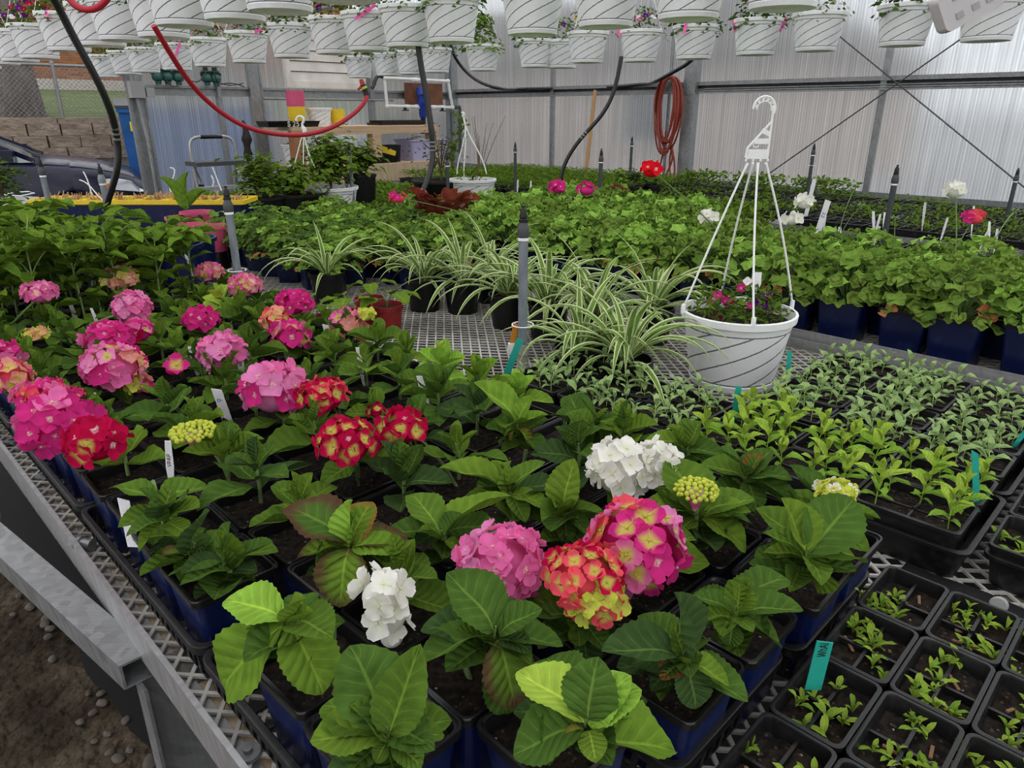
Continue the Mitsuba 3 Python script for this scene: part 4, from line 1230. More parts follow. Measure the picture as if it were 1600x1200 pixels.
def clump_ply(seed, H):
    r = random.Random(seed)
    mb = MB()
    lv, lf, luv = leaf_template(5, 2, .12, .10, 0, 1, .62, .05, seed)
    for p in range(r.choice((1, 1, 2, 3))):
        cx, cy = r.uniform(-.012, .012), r.uniform(-.012, .012)
        a = r.uniform(0, 6.3)
        n = r.choice((4, 4, 5, 6))
        for k in range(n):
            b, el = a + k * 2.4, math.radians(r.uniform(10, 65))
            L = H * r.uniform(.6, 1.1) * (.6 if k < 2 else 1)
            base = np.array([cx, cy, 0 if k < 2 else H * .1])
            tip = base + L * np.array([math.cos(b) * math.cos(el), math.sin(b) * math.cos(el), math.sin(el)])
            m = frame(base, tip, r.uniform(.26, .36))
            mb.add(lv @ m[:3, :3].T + m[:3, 3], lf, coded(luv, r.choice((5, 6, 6)), 0))
    return mb.ply('leaf', True)


SEED_TALL = [seedling_ply(100 + i, .066, 1) for i in range(6)]
SEED_LOW = [seedling_ply(200 + i, .052, 0) for i in range(6)]
CLUMP = [clump_ply(300 + i, .024) for i in range(8)]
WIDE_FLAT, TALL_FLAT = solid_flat(.548, .279, .063), solid_flat(.283, .575, .063)
PACK_A, PACK_A_SOIL = pack_plys(.180, .1345, .092, 2, 2)
PACK_B, PACK_B_SOIL = pack_plys(.0924, .1408, .078, 2, 2, .0058)
mat('chip', (.20, .11, .055), .8)


def sown_pack(kind, x, y, label, group, plants, n, z=BENCH_Z + .005):
    t = thing('seedling_pack', label, 'seedling pack', group)
    body, soils, sx, sy, h = (PACK_A, PACK_A_SOIL, .155, .11, .092) if kind == 'A' else (PACK_B, PACK_B_SOIL, .068, .112, .078)
    m = mv(x, y, z)
    put(t, 'cells', body, m)
    put(t, 'soil', rnd.choice(soils), m @ mv(0, 0, h - (.017 if kind == 'A' else .024)))
    if kind == 'A':
        grid = [(-.36, -.25), (0.02, -.27), (.36, -.22), (-.34, .27), (.0, .24), (.36, .26)] + ([(-.18, .02), (.19, .03)] if plants is SEED_LOW else [])
        spots = [(gx * sx + U(-.012, .012), gy * sy + U(-.014, .014)) for gx, gy in grid if rnd.random() < n]
    else:
        spots = [(U(-.5, .5) * sx, U(-.5, .5) * sy) for _ in range(n)]
    for a, b in spots:
        put(t, 'seedling', rnd.choice(plants), m @ mv(a, b, h - (.015 if kind == 'A' else .022)) @ rz(U(0, 6.3)) @ sc(U(.8, 1.2)))
    if kind == 'B' and rnd.random() < .6:
        for _ in range(3):
            c = np.array([U(-.4, .4) * sx, U(-.4, .4) * sy, h - .019])
            d = np.array([U(-1, 1), U(-1, 1), .1]) * .012
            put(t, 'bark_chip', MB().bar(c - d, c + d, .004, .0025).ply('chip'), m)
    return t


col = ['first', 'second', 'third']
for c, x0 in enumerate((-.463, -1.018)):
    for r in range(3 if c == 0 else 1):
        y0 = 1.395 + .285 * r
        where = ('behind the white potted basket stands' if False else ['nearest the hydrangeas', 'in the middle', 'against the geranium bench lip'][r])
        side = ['in the bright sown block', 'in the pale sown block by the steel riser'][c]
        t = thing('flat_tray', f'black solid flat of seedling packs, {["first", "second", "third"][r]} {["outer", "inner"][c]} one counted from the hydrangeas', 'tray', 'flats of seedlings')
        put(t, 'tray', WIDE_FLAT, mv(x0 + .018, y0, BENCH_Z + .002))
        for i in range(3):
            for j in range(2):
                tall = c == 0 and r == 0
                sown_pack('A', x0 - .182 + .182 * i, y0 - .0675 + .135 * j, f'{"tall bright" if tall else "low pale"} seedling pack, {["near", "far"][j]} line, {ORD[2 - i]} from the end, {["first", "second", "third"][r]} {["outer", "inner"][c]} flat', 'packs of broad-leaved seedlings', SEED_TALL if tall else SEED_LOW, .95)
for i, x0 in enumerate((-.116, .165)):
    t = thing('flat_tray', f'black solid flat of tiny seedlings in twelve packs, {["beside the hydrangea trays", "at the picture corner"][i]}', 'tray', 'flats of seedlings')
    put(t, 'tray', TALL_FLAT, mv(x0, .835, BENCH_Z + .002))
    for a in range(3):
        for b in range(4):
            if i == 1 and a > 0:
                continue
            sown_pack('B', x0 - .0925 + .0925 * a, .835 - .2115 + .141 * b, f'pack of tiny seedling clumps, {ORD[a]} column beside the hydrangeas, {ORD[3 - b]} row from the back' if i == 0 else f'pack of tiny seedling clumps in the outermost flat, {ORD[3 - b]} from the back', 'packs of tiny seedlings', CLUMP, rnd.choice((6, 7, 8, 9)))
for i, (x0, y0) in enumerate(((-.018, 1.575), (-.020, 2.16))):
    t = thing('flat_tray', f'deep black flat holding dark packs at the bench end, {["nearer one", "farther one"][i]}', 'tray', 'flats of seedlings')
    put(t, 'tray', TALL_FLAT, mv(x0, y0, BENCH_Z + .002))
    for a in range(3):
        for b in range(4):
            sown_pack('B', x0 - .0925 + .0925 * a, y0 - .2115 + .141 * b, f'small dark pack in the {["nearer", "farther"][i]} deep flat, {ORD[a]} column, {ORD[b]} row', 'packs in the deep flats', CLUMP, 2)
put(None, 'plastic_disc', MB().lathe([(0, 0), (.011, 0), (.013, .004), (.013, .014), (.011, .017), (0, .017)], 16).ply('grey_plastic', 40), mv(*at(1562, 944, .78)) @ np.array([[1, 0, 0, 0], [0, .4, -.9, 0], [0, .9, .4, 0], [0, 0, 0, 1.0]]))
labels['plastic_disc'] = {'label': 'small round grey plastic disc lying between the flats', 'category': 'disc'}

# ---- spider plants
STRAPS = []
for i, (e0, e1, L) in enumerate([(78, -5, 1), (66, -45, 1), (56, -62, 1), (46, -70, 1), (34, -62, 1), (20, -50, 1), (82, 30, .9), (52, -25, 1)]):
    n = 12
    v, uv = [], []
    y = z = 0.0
    for k in range(n + 1):
        s = k / n
        e = math.radians(e0 + (e1 - e0) * s ** 1.3)
        w = .034 * (1 - s ** 2.2) * (.75 + .5 * min(1, s * 3)) + .001
        for a in (-1, 0, 1):
            v.append((a * w, y - 0, z + abs(a) * w * .45 + .05 * math.sin(i * 2 + 3 * s) * 0))
            v[-1] = (v[-1][0] + .05 * s * s * math.sin(i * 1.7), v[-1][1], v[-1][2])
            uv.append((.02 + .96 * (a + 1) / 2, s))
        y += math.cos(e) / n
        z += math.sin(e) / n
    f = [[k * 3 + j, k * 3 + j + 1, k * 3 + j + 4, k * 3 + j + 3] for k in range(n) for j in range(2)]
    STRAPS.append(mikit.ply((np.array(v), np.array(f)), 'striped_leaf', True, uv=np.array(uv)))


def round_pot(R, h, taper=.78, rim=.006, n=28):
    return MB().lathe([(0, 0), (R * taper, 0), (R - rim, h - .018), (R, h - .018), (R, h), (R - rim, h), (R - rim - .003, h - .02), (R * .86, h - .05)], n)


BLACK_POT = round_pot(.078, .125).ply('black_plastic', 40)
ROUND_SOIL = MB().lathe([(.066, 0), (.04, .006), (.0, .007)], 14).ply('soil', True)
words = ['closest to the white basket', 'behind the steel riser', 'second along the mesh gap', 'third along the mesh gap', 'beside the pothos pots', 'tallest of the back row', 'in the back row by the geraniums', 'with arching runners in the back row', 'standing alone before the cut-leaf geraniums', 'half hidden behind the white basket']
for i, (px, py, L, n) in enumerate([(977, 558, .29, 36), (905, 540, .27, 26), (795, 458, .30, 32), (722, 438, .30, 32), (662, 435, .30, 30), (857, 472, .33, 36), (930, 490, .32, 34), (768, 424, .30, 30), (510, 424, .30, 20), (1020, 478, .33, 32)]):
    c = at(px, py, BENCH_Z + .13)
    t = thing('spider_plant', f'spider plant with cream-edged arching leaves {words[i]}', 'spider plant', 'spider plants on the mesh')
    put(t, 'pot', BLACK_POT, mv(c[0], c[1], BENCH_Z + .002))
    put(t, 'soil', ROUND_SOIL, mv(c[0], c[1], BENCH_Z + .108))
    for k in range(n):
        q = k / n
        s = rnd.choice((0, 6, 1, 7)) if q > .7 else rnd.choice((1, 2, 3, 7) if q > .35 else (2, 3, 4, 5))
        a = k * 2.39996 + U(-.3, .3)
        put(t, 'leaf', STRAPS[s], mv(c[0] + .012 * math.cos(a) - 0, c[1] + .012 * math.sin(a), BENCH_Z + .115 + .01 * q) @ rz(a - math.pi / 2) @ sc(L * U(.75, 1.2)))
    if i in (2, 4, 5, 6, 7, 9):
        for _ in range(2):
            a = U(0, 6.3)
            p = [c + [0, 0, .0]] + [c + np.array([math.cos(a) * s, math.sin(a) * s, .16 * math.sin(s * 6) - s * .15]) for s in (.12, .25, .38)]
            put(t, 'runner', MB().tube(curve(p, 14), .0016, 4).ply('stem', True))

# ---- red pots of pothos
mat('red_plastic', proc(lambda p, n, uv: mix(C3(.16, .008, .010), C3(.30, .02, .02), fbm(p.x * 40, p.y * 40, p.z * 40, 3))), .4)
RED_POT = round_pot(.058, .105, .76, .004).ply('red_plastic', 40)
for i, (px, py, lv) in enumerate([(605, 478, 5), (577, 468, 3), (492, 500, 6), (548, 490, 4)]):
    c = at(px, py, BENCH_Z + .10)
    t = thing('pothos', f'small pothos with glossy leaves in a {"red" if i != 9 else ""} plastic pot, {["in front", "behind it", "nearest the hydrangeas", "between the others"][i]}', 'house plant', 'pothos pots by the mesh gap')
    put(t, 'pot', RED_POT, mv(c[0], c[1], BENCH_Z + .002), label='red pot')
    put(t, 'soil', ROUND_SOIL, mv(c[0], c[1], BENCH_Z + .090) @ sc(.78))
    for k in range(lv):
        a, r = k * 2.4 + i, U(.05, .10)
        b = c + [0, 0, -.01]
        j = c + np.array([math.cos(a) * r * .5, math.sin(a) * r * .5, U(.03, .07)])
        e = j + np.array([math.cos(a), math.sin(a), -.35]) * U(.06, .085)
        put(t, 'leaf_stalk', MB().tube(curve([b, (b + j) / 2 + [0, 0, .02], j], 6), .0016, 5).ply('stem', True))
        put(t, 'leaf', leaf_ply(1, 3, 0), frame(j, e, .75))
# ---- geraniums
def round_leaf(seed, lobes=9, depth=.08, cup=.16, ruffle=.05, n=27):
    r = random.Random(seed)
    v, uv = [(0, 0, 0)], [(.5, 0)]
    for ring, q in ((0, .55), (1, 1.0)):
        for k in range(n):
            a = -math.pi / 2 + .22 + (2 * math.pi - .44) * k / (n - 1)
            rr = .5 * q * (1 - (depth * (.5 + .5 * math.cos(lobes * (a + 1.2))) if ring else 0)) * (1 + r.uniform(-.02, .02))
            z = cup * q * q * .5 + (ruffle * math.sin(lobes * a * .5 + seed) * q if ring else 0)
            v.append((rr * math.cos(a), rr * math.sin(a), z))
            uv.append((k / (n - 1), q))
    f = [[0, 1 + k, 2 + k] for k in range(n - 1)]
    for k in range(n - 1):
        f += [[1 + k, 1 + n + k, 2 + n + k], [1 + k, 2 + n + k, 2 + k]]
    return np.array(v), np.array(f), np.array(uv)


RL = [round_leaf(1, 7, .14, .30, .10), round_leaf(2, 7, .16, .45, .12), round_leaf(3, 9, .12, .10, .14), round_leaf(4, 7, .14, -.25, .10)]
CUT = [round_leaf(11, 5, .45, .2, .07), round_leaf(12, 7, .5, .1, .08), round_leaf(13, 5, .4, -.1, .1)]


def dome(seed, R, H, n, leaf, mode):
    'leaf placements over a dome: (matrix, leaf number, tone, zone)'
    r = random.Random(seed)
    out, stems = [], MB()
    for i in range(n):
        z = 1 - .98 * (i + .5) / n
        a = i * 2.39996 + r.uniform(-.4, .4)
        q = math.sqrt(1 - z * z)
        k = r.uniform(.72, 1.03)
        p = np.array([q * math.cos(a) * R * k, q * math.sin(a) * R * k, H * z * k + r.uniform(-.01, .01)])
        nrm = np.array([q * math.cos(a) * .55, q * math.sin(a) * .55, .8]) + np.array([r.uniform(-.3, .3), r.uniform(-.3, .3), 0])
        m = align(p, nrm, leaf * r.uniform(.7, 1.2), r.uniform(0, 6.3))
        zone = 1 if mode and r.random() < .45 else 0
        if z < .30 and r.random() < .16:
            zone = 2
        tone = r.choice((3, 3, 4, 4) if mode != 2 else (2, 3, 3, 4))
        tone += (1, 0, -1, 0)[seed % 4]
        if r.random() < .05:
            tone = 5
        out.append((m, r.randrange(len(RL)), tone, zone))
        stems.tube([(0, 0, -.02), p * [.55, .55, .5], p - .004 * unit(nrm)], [.002, .0016, .0013], 3, False)
    return out, stems


def geranium_group(gid, seed, R, H, n, leaf, mode, single, pot=1.0, cut=False):
    g = Group(gid)
    h = POT_H * pot
    m = sc(pot)
    g.put('pot', POT_BODY, m)
    g.put('pot_rim', POT_RIM, m)
    g.put('soil', SOILS[seed % 4], m @ mv(0, 0, POT_H - .02))
    lib = CUT if cut else RL
    dm, stems = dome(seed, R, H, n, leaf, mode)
    up = mv(0, 0, h - .015)
    g.put('stems', stems.ply('stem', False, up))
    if single:
        for mm, k, tone, zone in dm:
            key = ('round', k % len(lib), tone, zone, cut)
            if key not in _cache:
                v, f, uv = lib[k % len(lib)]
                _cache[key] = mikit.ply((v, f), 'round_leaf', True, uv=coded(uv, tone, zone))
            g.put('leaf', _cache[key], up @ mm)
    else:
        mb = MB()
        for mm, k, tone, zone in dm:
            v, f, uv = lib[k % len(lib)]
            mm = up @ mm
            mb.add(v @ mm[:3, :3].T + mm[:3, 3], f, coded(uv, tone, zone))
        g.put('foliage', mb.ply('round_leaf', True))
    return g.done()


G_NEAR = [geranium_group(f'group_geranium_near_{i}', 30 + i, .15, .17, 66, .060, 1, True, 1.28) for i in range(4)]
G_FAR = [geranium_group(f'group_geranium_far_{i}', 40 + i, .145, .165, 66, .060, 1, False, 1.2) for i in range(5)]
G_CUT = [geranium_group(f'group_geranium_cut_{i}', 50 + i, .15, .16, 74, .064, 2, False, 1.0, True) for i in range(3)]


def stalk_head(t, base, c, tones, R=.034, fr=.015, squash=.62):
    put(t, 'flower_stalk', MB().tube(curve([base, (np.asarray(base) + c) / 2 + [.006, 0, .01], c], 8), .0022, 5).ply('stem', True))
    flower_head(t, c, R * 1.25, tones, [3 if tones == [3] else 0], squash=squash, fr=fr, low=-.05, holes=.28)


GFLOWER = [(1108, 339, [3], 'white'), (1237, 342, [3], 'white'), (1258, 316, [3], 'white'), (1492, 298, [3], 'white'), (1522, 340, [9, 1], 'hot pink'), (1018, 266, [7], 'bright red'), (873, 293, [1], 'magenta'), (917, 296, [1], 'magenta'), (622, 309, [9, 1], 'pink red')]
GF_Z = [1.13, 1.13, 1.19, 1.27, 1.16, 1.33, 1.22, 1.22, 1.16]
fl_at = []
spots = []
for r in range(10):
    for k in range(21):
        x = .42 - .188 * k + (.09 if r % 2 else 0) + U(-.015, .015)
        y = 2.575 + .192 * r + U(-.015, .015)
        if x < -3.35 or r > 6 or (r > 3 and x > -1.9) or (r > 4 and x > -2.2):
            continue
        spots.append((x, y, r, k))
used = {}
for i, (px, py, tn, w) in enumerate(GFLOWER):
    c = at(px, py, GF_Z[i])
    j = min(range(len(spots)), key=lambda j: (spots[j][0] - c[0]) ** 2 + (spots[j][1] - c[1]) ** 2 + (9 if j in used else 0))
    used[j] = (c, tn, w, i)
for j, (x, y, r, k) in enumerate(spots):
    near = r < 2 and x > -1.35
    if j in used:
        c, tn, w, i = used[j]
        kind = ['beside the white hanger arms', 'nearer of the pair right of the hanger', 'taller of the pair behind the hanger', 'by the seedling flats at the side wall', 'standing before the seedling flats', 'on a bare stalk below the coiled cord', 'nearest the black irrigation tube', 'next to the thin dark riser', 'beside the red begonia'][i]
        lab = f'geranium with a {w} flower cluster {kind}'
    elif near:
        lab = f'zoned-leaf geranium in a navy pot, {ORD[k % 18]} from the outer end, {["front", "second"][r]} row'
    else:
        lab = f'geranium in the green mass, {ORD[r]} row from the lip, {ORD[k]} from the outer end'
    t = thing('geranium', lab, 'geranium', 'geraniums on the second bench')
    g = rnd.choice(G_NEAR if near else G_FAR)
    s = U(.9, 1.1)
    if near:
        h = POT_H * 1.28
    instance(t, g, mv(x, y, BENCH_Z + .002) @ rz(rnd.randrange(4) * math.pi / 2 + U(-.08, .08)) @ sc(1, 1, s))
    if j in used:
        stalk_head(t, (x, y, BENCH_Z + .22), used[j][0], used[j][1], R=.037, fr=.020)
# buds on bare stalks
for px, py, z in ((1337, 292, 1.22), (1398, 342, 1.14), (1346, 322, 1.15), (1586, 330, 1.15)):
    c = at(px, py, z)
    j = min(range(len(spots)), key=lambda j: (spots[j][0] - c[0]) ** 2 + (spots[j][1] - c[1]) ** 2)
    t = 'geranium' if j == 0 else f'geranium_{j:03d}'
    put(t, 'flower_stalk', MB().tube(curve([(spots[j][0], spots[j][1], BENCH_Z + .22), (c + np.array([spots[j][0], spots[j][1], c[2]])) / 2 - [0, 0, .05], c], 8), .0022, 5).ply('stem', True))
    mb = MB()
    for q in range(12):
        d = unit([math.cos(q * 2.4), math.sin(q * 2.4), .9 - q * .1])
        mb.tube([c, c + d * .012, c + d * .019], [.0012, .0035, .001], 5)
    put(t, 'bud_cluster', mb.ply('stem', True))
# cut-leaf geraniums on the front bench
n = 0
for r in range(5):
    for k in range(8):
        x = -2.62 - .175 * k + (.08 if r % 2 else 0) + U(-.02, .02)
        y = 1.66 + .165 * r + U(-.02, .02)
        if x > -2.45 - .55 * r * .0 and r < 1 or (x > -2.75 and r < 2):
            continue
        t = thing('cut_leaf_geranium', f'bright geranium with deeply cut leaves, {ORD[r]} row, {ORD[k]} from the mesh gap', 'geranium', 'cut-leaf geraniums on the front bench')
        instance(t, rnd.choice(G_CUT), mv(x, y, BENCH_Z + .002) @ rz(U(0, 6.3)) @ sc(1, 1, U(.9, 1.15)))

# ---- pepper plants in black trays
def pepper_group(gid, seed):
    r = random.Random(seed)
    g = Group(gid)
    g.put('pot', MB().loft([rrect(.040, .040, .008, 0), rrect(.052, .052, .008, .085), rrect(.054, .054, .008, .085), rrect(.054, .054, .008, .092), rrect(.050, .050, .008, .092), rrect(.047, .047, .008, .07)], cap0=True).ply('black_plastic', 40))
    g.put('soil', SOILS[seed % 4], mv(0, 0, .08) @ sc(.84, .84, 1))
    H = r.uniform(.24, .34)
    top = np.array([r.uniform(-.03, .03), r.uniform(-.03, .03), .08 + H])
    mid = np.array([top[0] * .3, top[1] * .3, .08 + H * .5])
    st = MB().tube(curve([(0, 0, .07), mid, top], 8), np.linspace(.004, .002, 8), 6)
    br = []
    for k in range(3):
        a = k * 2.1 + r.uniform(0, 1)
        p = mid + (top - mid) * r.uniform(0, .6)
        e = p + np.array([math.cos(a) * .08, math.sin(a) * .08, r.uniform(.06, .13)])
        st.tube(curve([p, (p + e) / 2 + [0, 0, .012], e], 5), .0018, 5)
        br.append((p, e))
    g.put('stem', st.ply('stem', True))
    for k in range(27):
        if k < 12:
            q = .25 + .75 * k / 12
            p = np.array([0, 0, .08]) + (top - [0, 0, .08]) * q
        else:
            a_, b_ = br[k % 3]
            p = a_ + (b_ - a_) * r.uniform(.3, 1.0)
        a = k * 2.39996 + r.uniform(-.3, .3)
        el = math.radians(r.uniform(-38, 22))
        j = p + .022 * np.array([math.cos(a), math.sin(a), .5])
        L = r.uniform(.042, .072)
        e = j + L * np.array([math.cos(a) * math.cos(el), math.sin(a) * math.cos(el), math.sin(el)])
        g.put('leaf', leaf_ply(r.randrange(4), r.choice((2, 3, 3, 4)), 0), frame(p, e, r.uniform(.48, .60)))
    return g.done()


PEPPERS = [pepper_group(f'group_pepper_{i}', 70 + i) for i in range(6)]
for r in range(6):
    for k in range(9):
        if r == 5 and k > 3 or r == 4 and k > 6:
            continue
        x, y = -2.50 - .118 * k + U(-.012, .012), .34 + .118 * r + U(-.012, .012)
        t = thing('pepper_plant', f'tall leafy pepper plant, {ORD[r]} row from the aisle, {ORD[k]} from the hydrangeas', 'pepper plant', 'pepper plants behind the hydrangeas')
        instance(t, rnd.choice(PEPPERS), mv(x, y, BENCH_Z + .012) @ rz(U(0, 6.3)) @ sc(U(.9, 1.1)))
for i in range(3):
    for k in range(2):
        t = thing('carrying_tray', f'black lattice carrying tray under the pepper plants, {ORD[i]} row from the aisle, {["front", "back"][k]} one', 'tray', 'pepper trays')
        for nm, q in zip(('rim', 'side_lattice', 'base_lattice'), FLAT):
            put(t, nm, q, mv(-2.72 - .548 * k, .39 + .285 * i, BENCH_Z + .002))
# ---- white spiral baskets
def basket_color(p, n, uv):
    u, s = uv.x, uv.y
    q = (u - s * .42) * 8
    d = dr.abs(q - dr.floor(q) - .5)
    line = dr.maximum(smoothstep(.062, .036, d), smoothstep(.016, .007, dr.minimum(dr.abs(s - .02), dr.abs(s - .90))))
    line = dr.select((s > .005) & (s < .91), line, 0)
    w = fbm(p.x * 18, p.y * 18, p.z * 18, 3)
    return mix(mix(C3(.76, .77, .78), C3(.88, .89, .89), w), C3(.10, .10, .11), line * .9)


mat('basket_plastic', proc(basket_color), .33)


def at_depth(px, py, w):
    'point of the line of sight at horizontal distance w straight ahead'
    d = ray(px, py)
    return d * (w / (d @ _F)) + np.array([0, 0, CAM_Z])


def basket_plys():
    b = MB().lathe([(.1145, .018), (.1425, .178)], 32)
    o = MB().lathe([(0, .010), (.085, .010), (.090, .004), (.100, .004), (.103, 0), (.1125, 0), (.1165, .016), (.1145, .018)], 32)
    b.add(*[o.mesh()[i] for i in (0, 1)], np.full((o.n, 2), 3.0))
    rim = MB().lathe([(.1425, .178), (.1495, .181), (.1515, .183), (.1525, .200), (.1505, .202), (.1455, .202), (.1435, .196), (.134, .15)], 32)
    return b.ply('basket_plastic', 40), rim.ply('white_plastic', 40)


BASKET, BASKET_RIM = basket_plys()
BASKET_SOIL = MB().lathe([(.139, .172), (.08, .180), (0, .182)], 20).ply('soil', True)


def pansy_ply(tone, eye, seed):
    k = ('pansy', tone, eye)
    if k not in _cache:
        _cache[k] = floret_mesh(seed, tone, eye, False, .8)
    return _cache[k]


def basket_group(gid, seed, tones, n_flower, n_leaf, leaf_size, tone, H, wires=True, spread=1.0):
    r = random.Random(seed)
    g = Group(gid)
    g.put('pot', BASKET)
    g.put('rim', BASKET_RIM)
    g.put('soil', BASKET_SOIL)
    if wires:
        for k in range(3):
            a = k * 2.0944 + .5
            g.put('hanger_wire', MB().tube([(.148 * math.cos(a), .148 * math.sin(a), .195), (.035 * math.cos(a), .035 * math.sin(a), .52), (.008 * math.cos(a), .008 * math.sin(a), .60)], .0022, 5).tube([(.149 * math.cos(a), .149 * math.sin(a), .185), (.150 * math.cos(a), .150 * math.sin(a), .207)], .006, 6).ply('white_plastic'))
        g.put('hook', MB().tube(curve([(0, 0, .58), (0, 0, .66), (.02, 0, .70), (.04, 0, .68)], 10), .004, 6).ply('white_plastic'))
    mb = MB()
    lv, lf, luv = leaf_blob
    for i in range(n_leaf):
        z = r.random() ** .7
        a = r.uniform(0, 6.3)
        q = .155 * spread * math.sqrt(r.random()) * (1.05 - .45 * z)
        p = np.array([q * math.cos(a), q * math.sin(a), .195 + H * z * (1 - .25 * q / .155)])
        if i % 6 == 0:
            p = np.array([.162 * math.cos(a) * r.uniform(1, 1.12), .162 * math.sin(a) * r.uniform(1, 1.12), r.uniform(.14, .22)])
        m = align(p, [math.cos(a) * .5 + r.uniform(-.5, .5), math.sin(a) * .5 + r.uniform(-.5, .5), .8], leaf_size * r.uniform(.6, 1.3), r.uniform(0, 6.3))
        mb.add(lv @ m[:3, :3].T + m[:3, 3], lf, coded(luv, tone + r.randrange(2), 0))
    g.put('foliage', mb.ply('leaf'))
    for i in range(n_flower):
        a = i * 2.4 + r.uniform(-.4, .4)
        q = .13 * math.sqrt((i + .5) / max(n_flower, 1)) * spread
        p = np.array([q * math.cos(a), q * math.sin(a), .195 + H * r.uniform(.55, 1.0) * (1 - .35 * q / .13)])
        t, e = r.choice(tones)
        g.put('flower', pansy_ply(t, e, i % 3), align(p, [math.cos(a) * .7, math.sin(a) * .7, .7], r.uniform(.017, .026), r.uniform(0, 6)))
    return g.done()


BG = {'red': basket_group('group_basket_red', 1, [(7, 0), (9, 0), (1, 0)], 10, 260, .035, 1, .16),
      'pansy': basket_group('group_basket_pansy', 2, [(8, 1), (11, 1), (11, 0), (8, 0)], 14, 240, .03, 1, .16),
      'crimson': basket_group('group_basket_crimson', 3, [(11, 0), (2, 0), (6, 0)], 14, 240, .028, 1, .17),
      'green': basket_group('group_basket_green', 4, [(0, 0)], 2, 260, .038, 0, .19, True, 1.15),
      'mixed': basket_group('group_basket_mixed', 5, [(8, 0), (6, 0), (11, 0), (3, 1)], 9, 170, .03, 1, .18),
      'bushy': basket_group('group_basket_bushy', 6, [(3, 0)], 0, 330, .042, 2, .26, True, 1.0),
      'blue': basket_group('group_basket_blue', 7, [(6, 0), (3, 0), (0, 0)], 12, 160, .026, 1, .16)}
BZ = 1.85
R1 = [-20.25, -18.75, -17.63, -16.48, -14.64, -12.79, -11.94, -11.18, -9.77, -8.46, -7.12, -5.98, -4.56, -3.36]
R2 = [-25.2, -23.4, -21.9, -19.9, -17.9, -15.9, -14.09, -12.54, -11.42, -10.27, -9.22, -7.47, -6.24, -5.03, -3.88]
R3 = [-22.59, -20.62, -19.08, -17.53, -15.39, -13.67, -12.63, -11.11, -10.29, -8.92, -7.83, -6.55]
K1 = ['green', 'green', 'green', 'green', 'bushy', 'green', 'mixed', 'mixed', 'blue', 'green', 'green', 'mixed', 'green', 'green']
K2 = ['red', 'red', 'red', 'red', 'pansy', 'pansy', 'green', 'crimson', 'crimson', 'crimson', 'green', 'mixed', 'mixed', 'green', 'blue']
K3 = ['blue', 'pansy', 'blue', 'crimson', 'red', 'red', 'mixed', 'green', 'red', 'pansy', 'crimson', 'mixed']
KW = {'red': 'red petunias', 'pansy': 'yellow and maroon pansies', 'crimson': 'crimson and purple pansies', 'green': 'dark green foliage', 'mixed': 'mixed yellow and violet flowers', 'bushy': 'tall bushy greenery', 'blue': 'blue and violet flowers'}
for nm, xs, ks, y, row in (('R1', R1, K1, 4.56, 'wall-side row'), ('R2', R2, K2, 2.65, 'middle row'), ('R3', R3, K3, 1.445, 'aisle-side row')):
    for i, (q, k) in enumerate(zip(xs, ks)):
        t = thing('hanging_basket', f'white basket of {KW[k]}, {ORD[i]} from the far end, {row}', 'hanging basket', 'white baskets hung overhead')
        e = 1 + (.035 if (nm, i) in (('R1', 6), ('R3', 7)) else -.03 if (nm, i) in (('R1', 7), ('R3', 8)) else 0)
        instance(t, BG[k], mv(q * .336 * e, y * e + U(-.01, .01), BZ + U(-.004, .004)) @ rz(U(-.25, .25)))
    t = thing('hanging_pipe', f'steel pipe carrying the overhead baskets, {row}', 'pipe')
    put(t, 'pipe', MB().tube([(-8.35, y, BZ + .69), (3, y, BZ + .69)], .02, 8).ply('galvanized', True))
    for x in (-8, -5, -2, 1):
        put(t, 'hanger', MB().tube([(x, y, BZ + .69), (x, y, BZ + 1.3)], .008, 6).ply('galvanized', True))
cands = [(np.array([q * .336 + .155 * math.cos(a), y + .155 * math.sin(a), BZ + .19])) for xs, y in ((R1, 4.56), (R2, 2.65), (R3, 1.445)) for q in xs for a in np.linspace(-2.4, .8, 24)]


def seen_at(p):
    q = p - [0, 0, CAM_Z]
    cz = q @ _fw
    return 800 + FOCAL * (q @ _R) / cz, 600 - FOCAL * (q @ np.cross(_R, _fw)) / cz


for i, (px, py, dx, dy) in enumerate(((279, 72, -8, 22), (572, 20, -18, 12), (575, 18, 14, -10), (400, 46, 14, -6), (1070, 40, -3, 14), (1145, 34, 2, 16), (956, 48, 5, 6), (1232, 30, -10, 18), (72, 14, 3, 10))):
    a = min(cands, key=lambda p: (seen_at(p)[0] - px) ** 2 + 3 * (seen_at(p)[1] - py) ** 2)
    w = a @ _F
    x, y = seen_at(a)
    b = at_depth(x + dx, y + dy, w - .02)
    t = thing('ribbon', f'pink marking tape on a white basket, {ORD[i]} tape', 'ribbon', 'pink tapes tied on baskets')
    labels[t]['label'] = 'short pink marking tape tied to the rim of a hanging basket'
    put(t, 'tape', MB().bar(a, b, .018, .0012, up=_F).bar(a - [0, 0, .012], a + [0, 0, .015], .016, .006, up=_F).ply('pink_tape'))

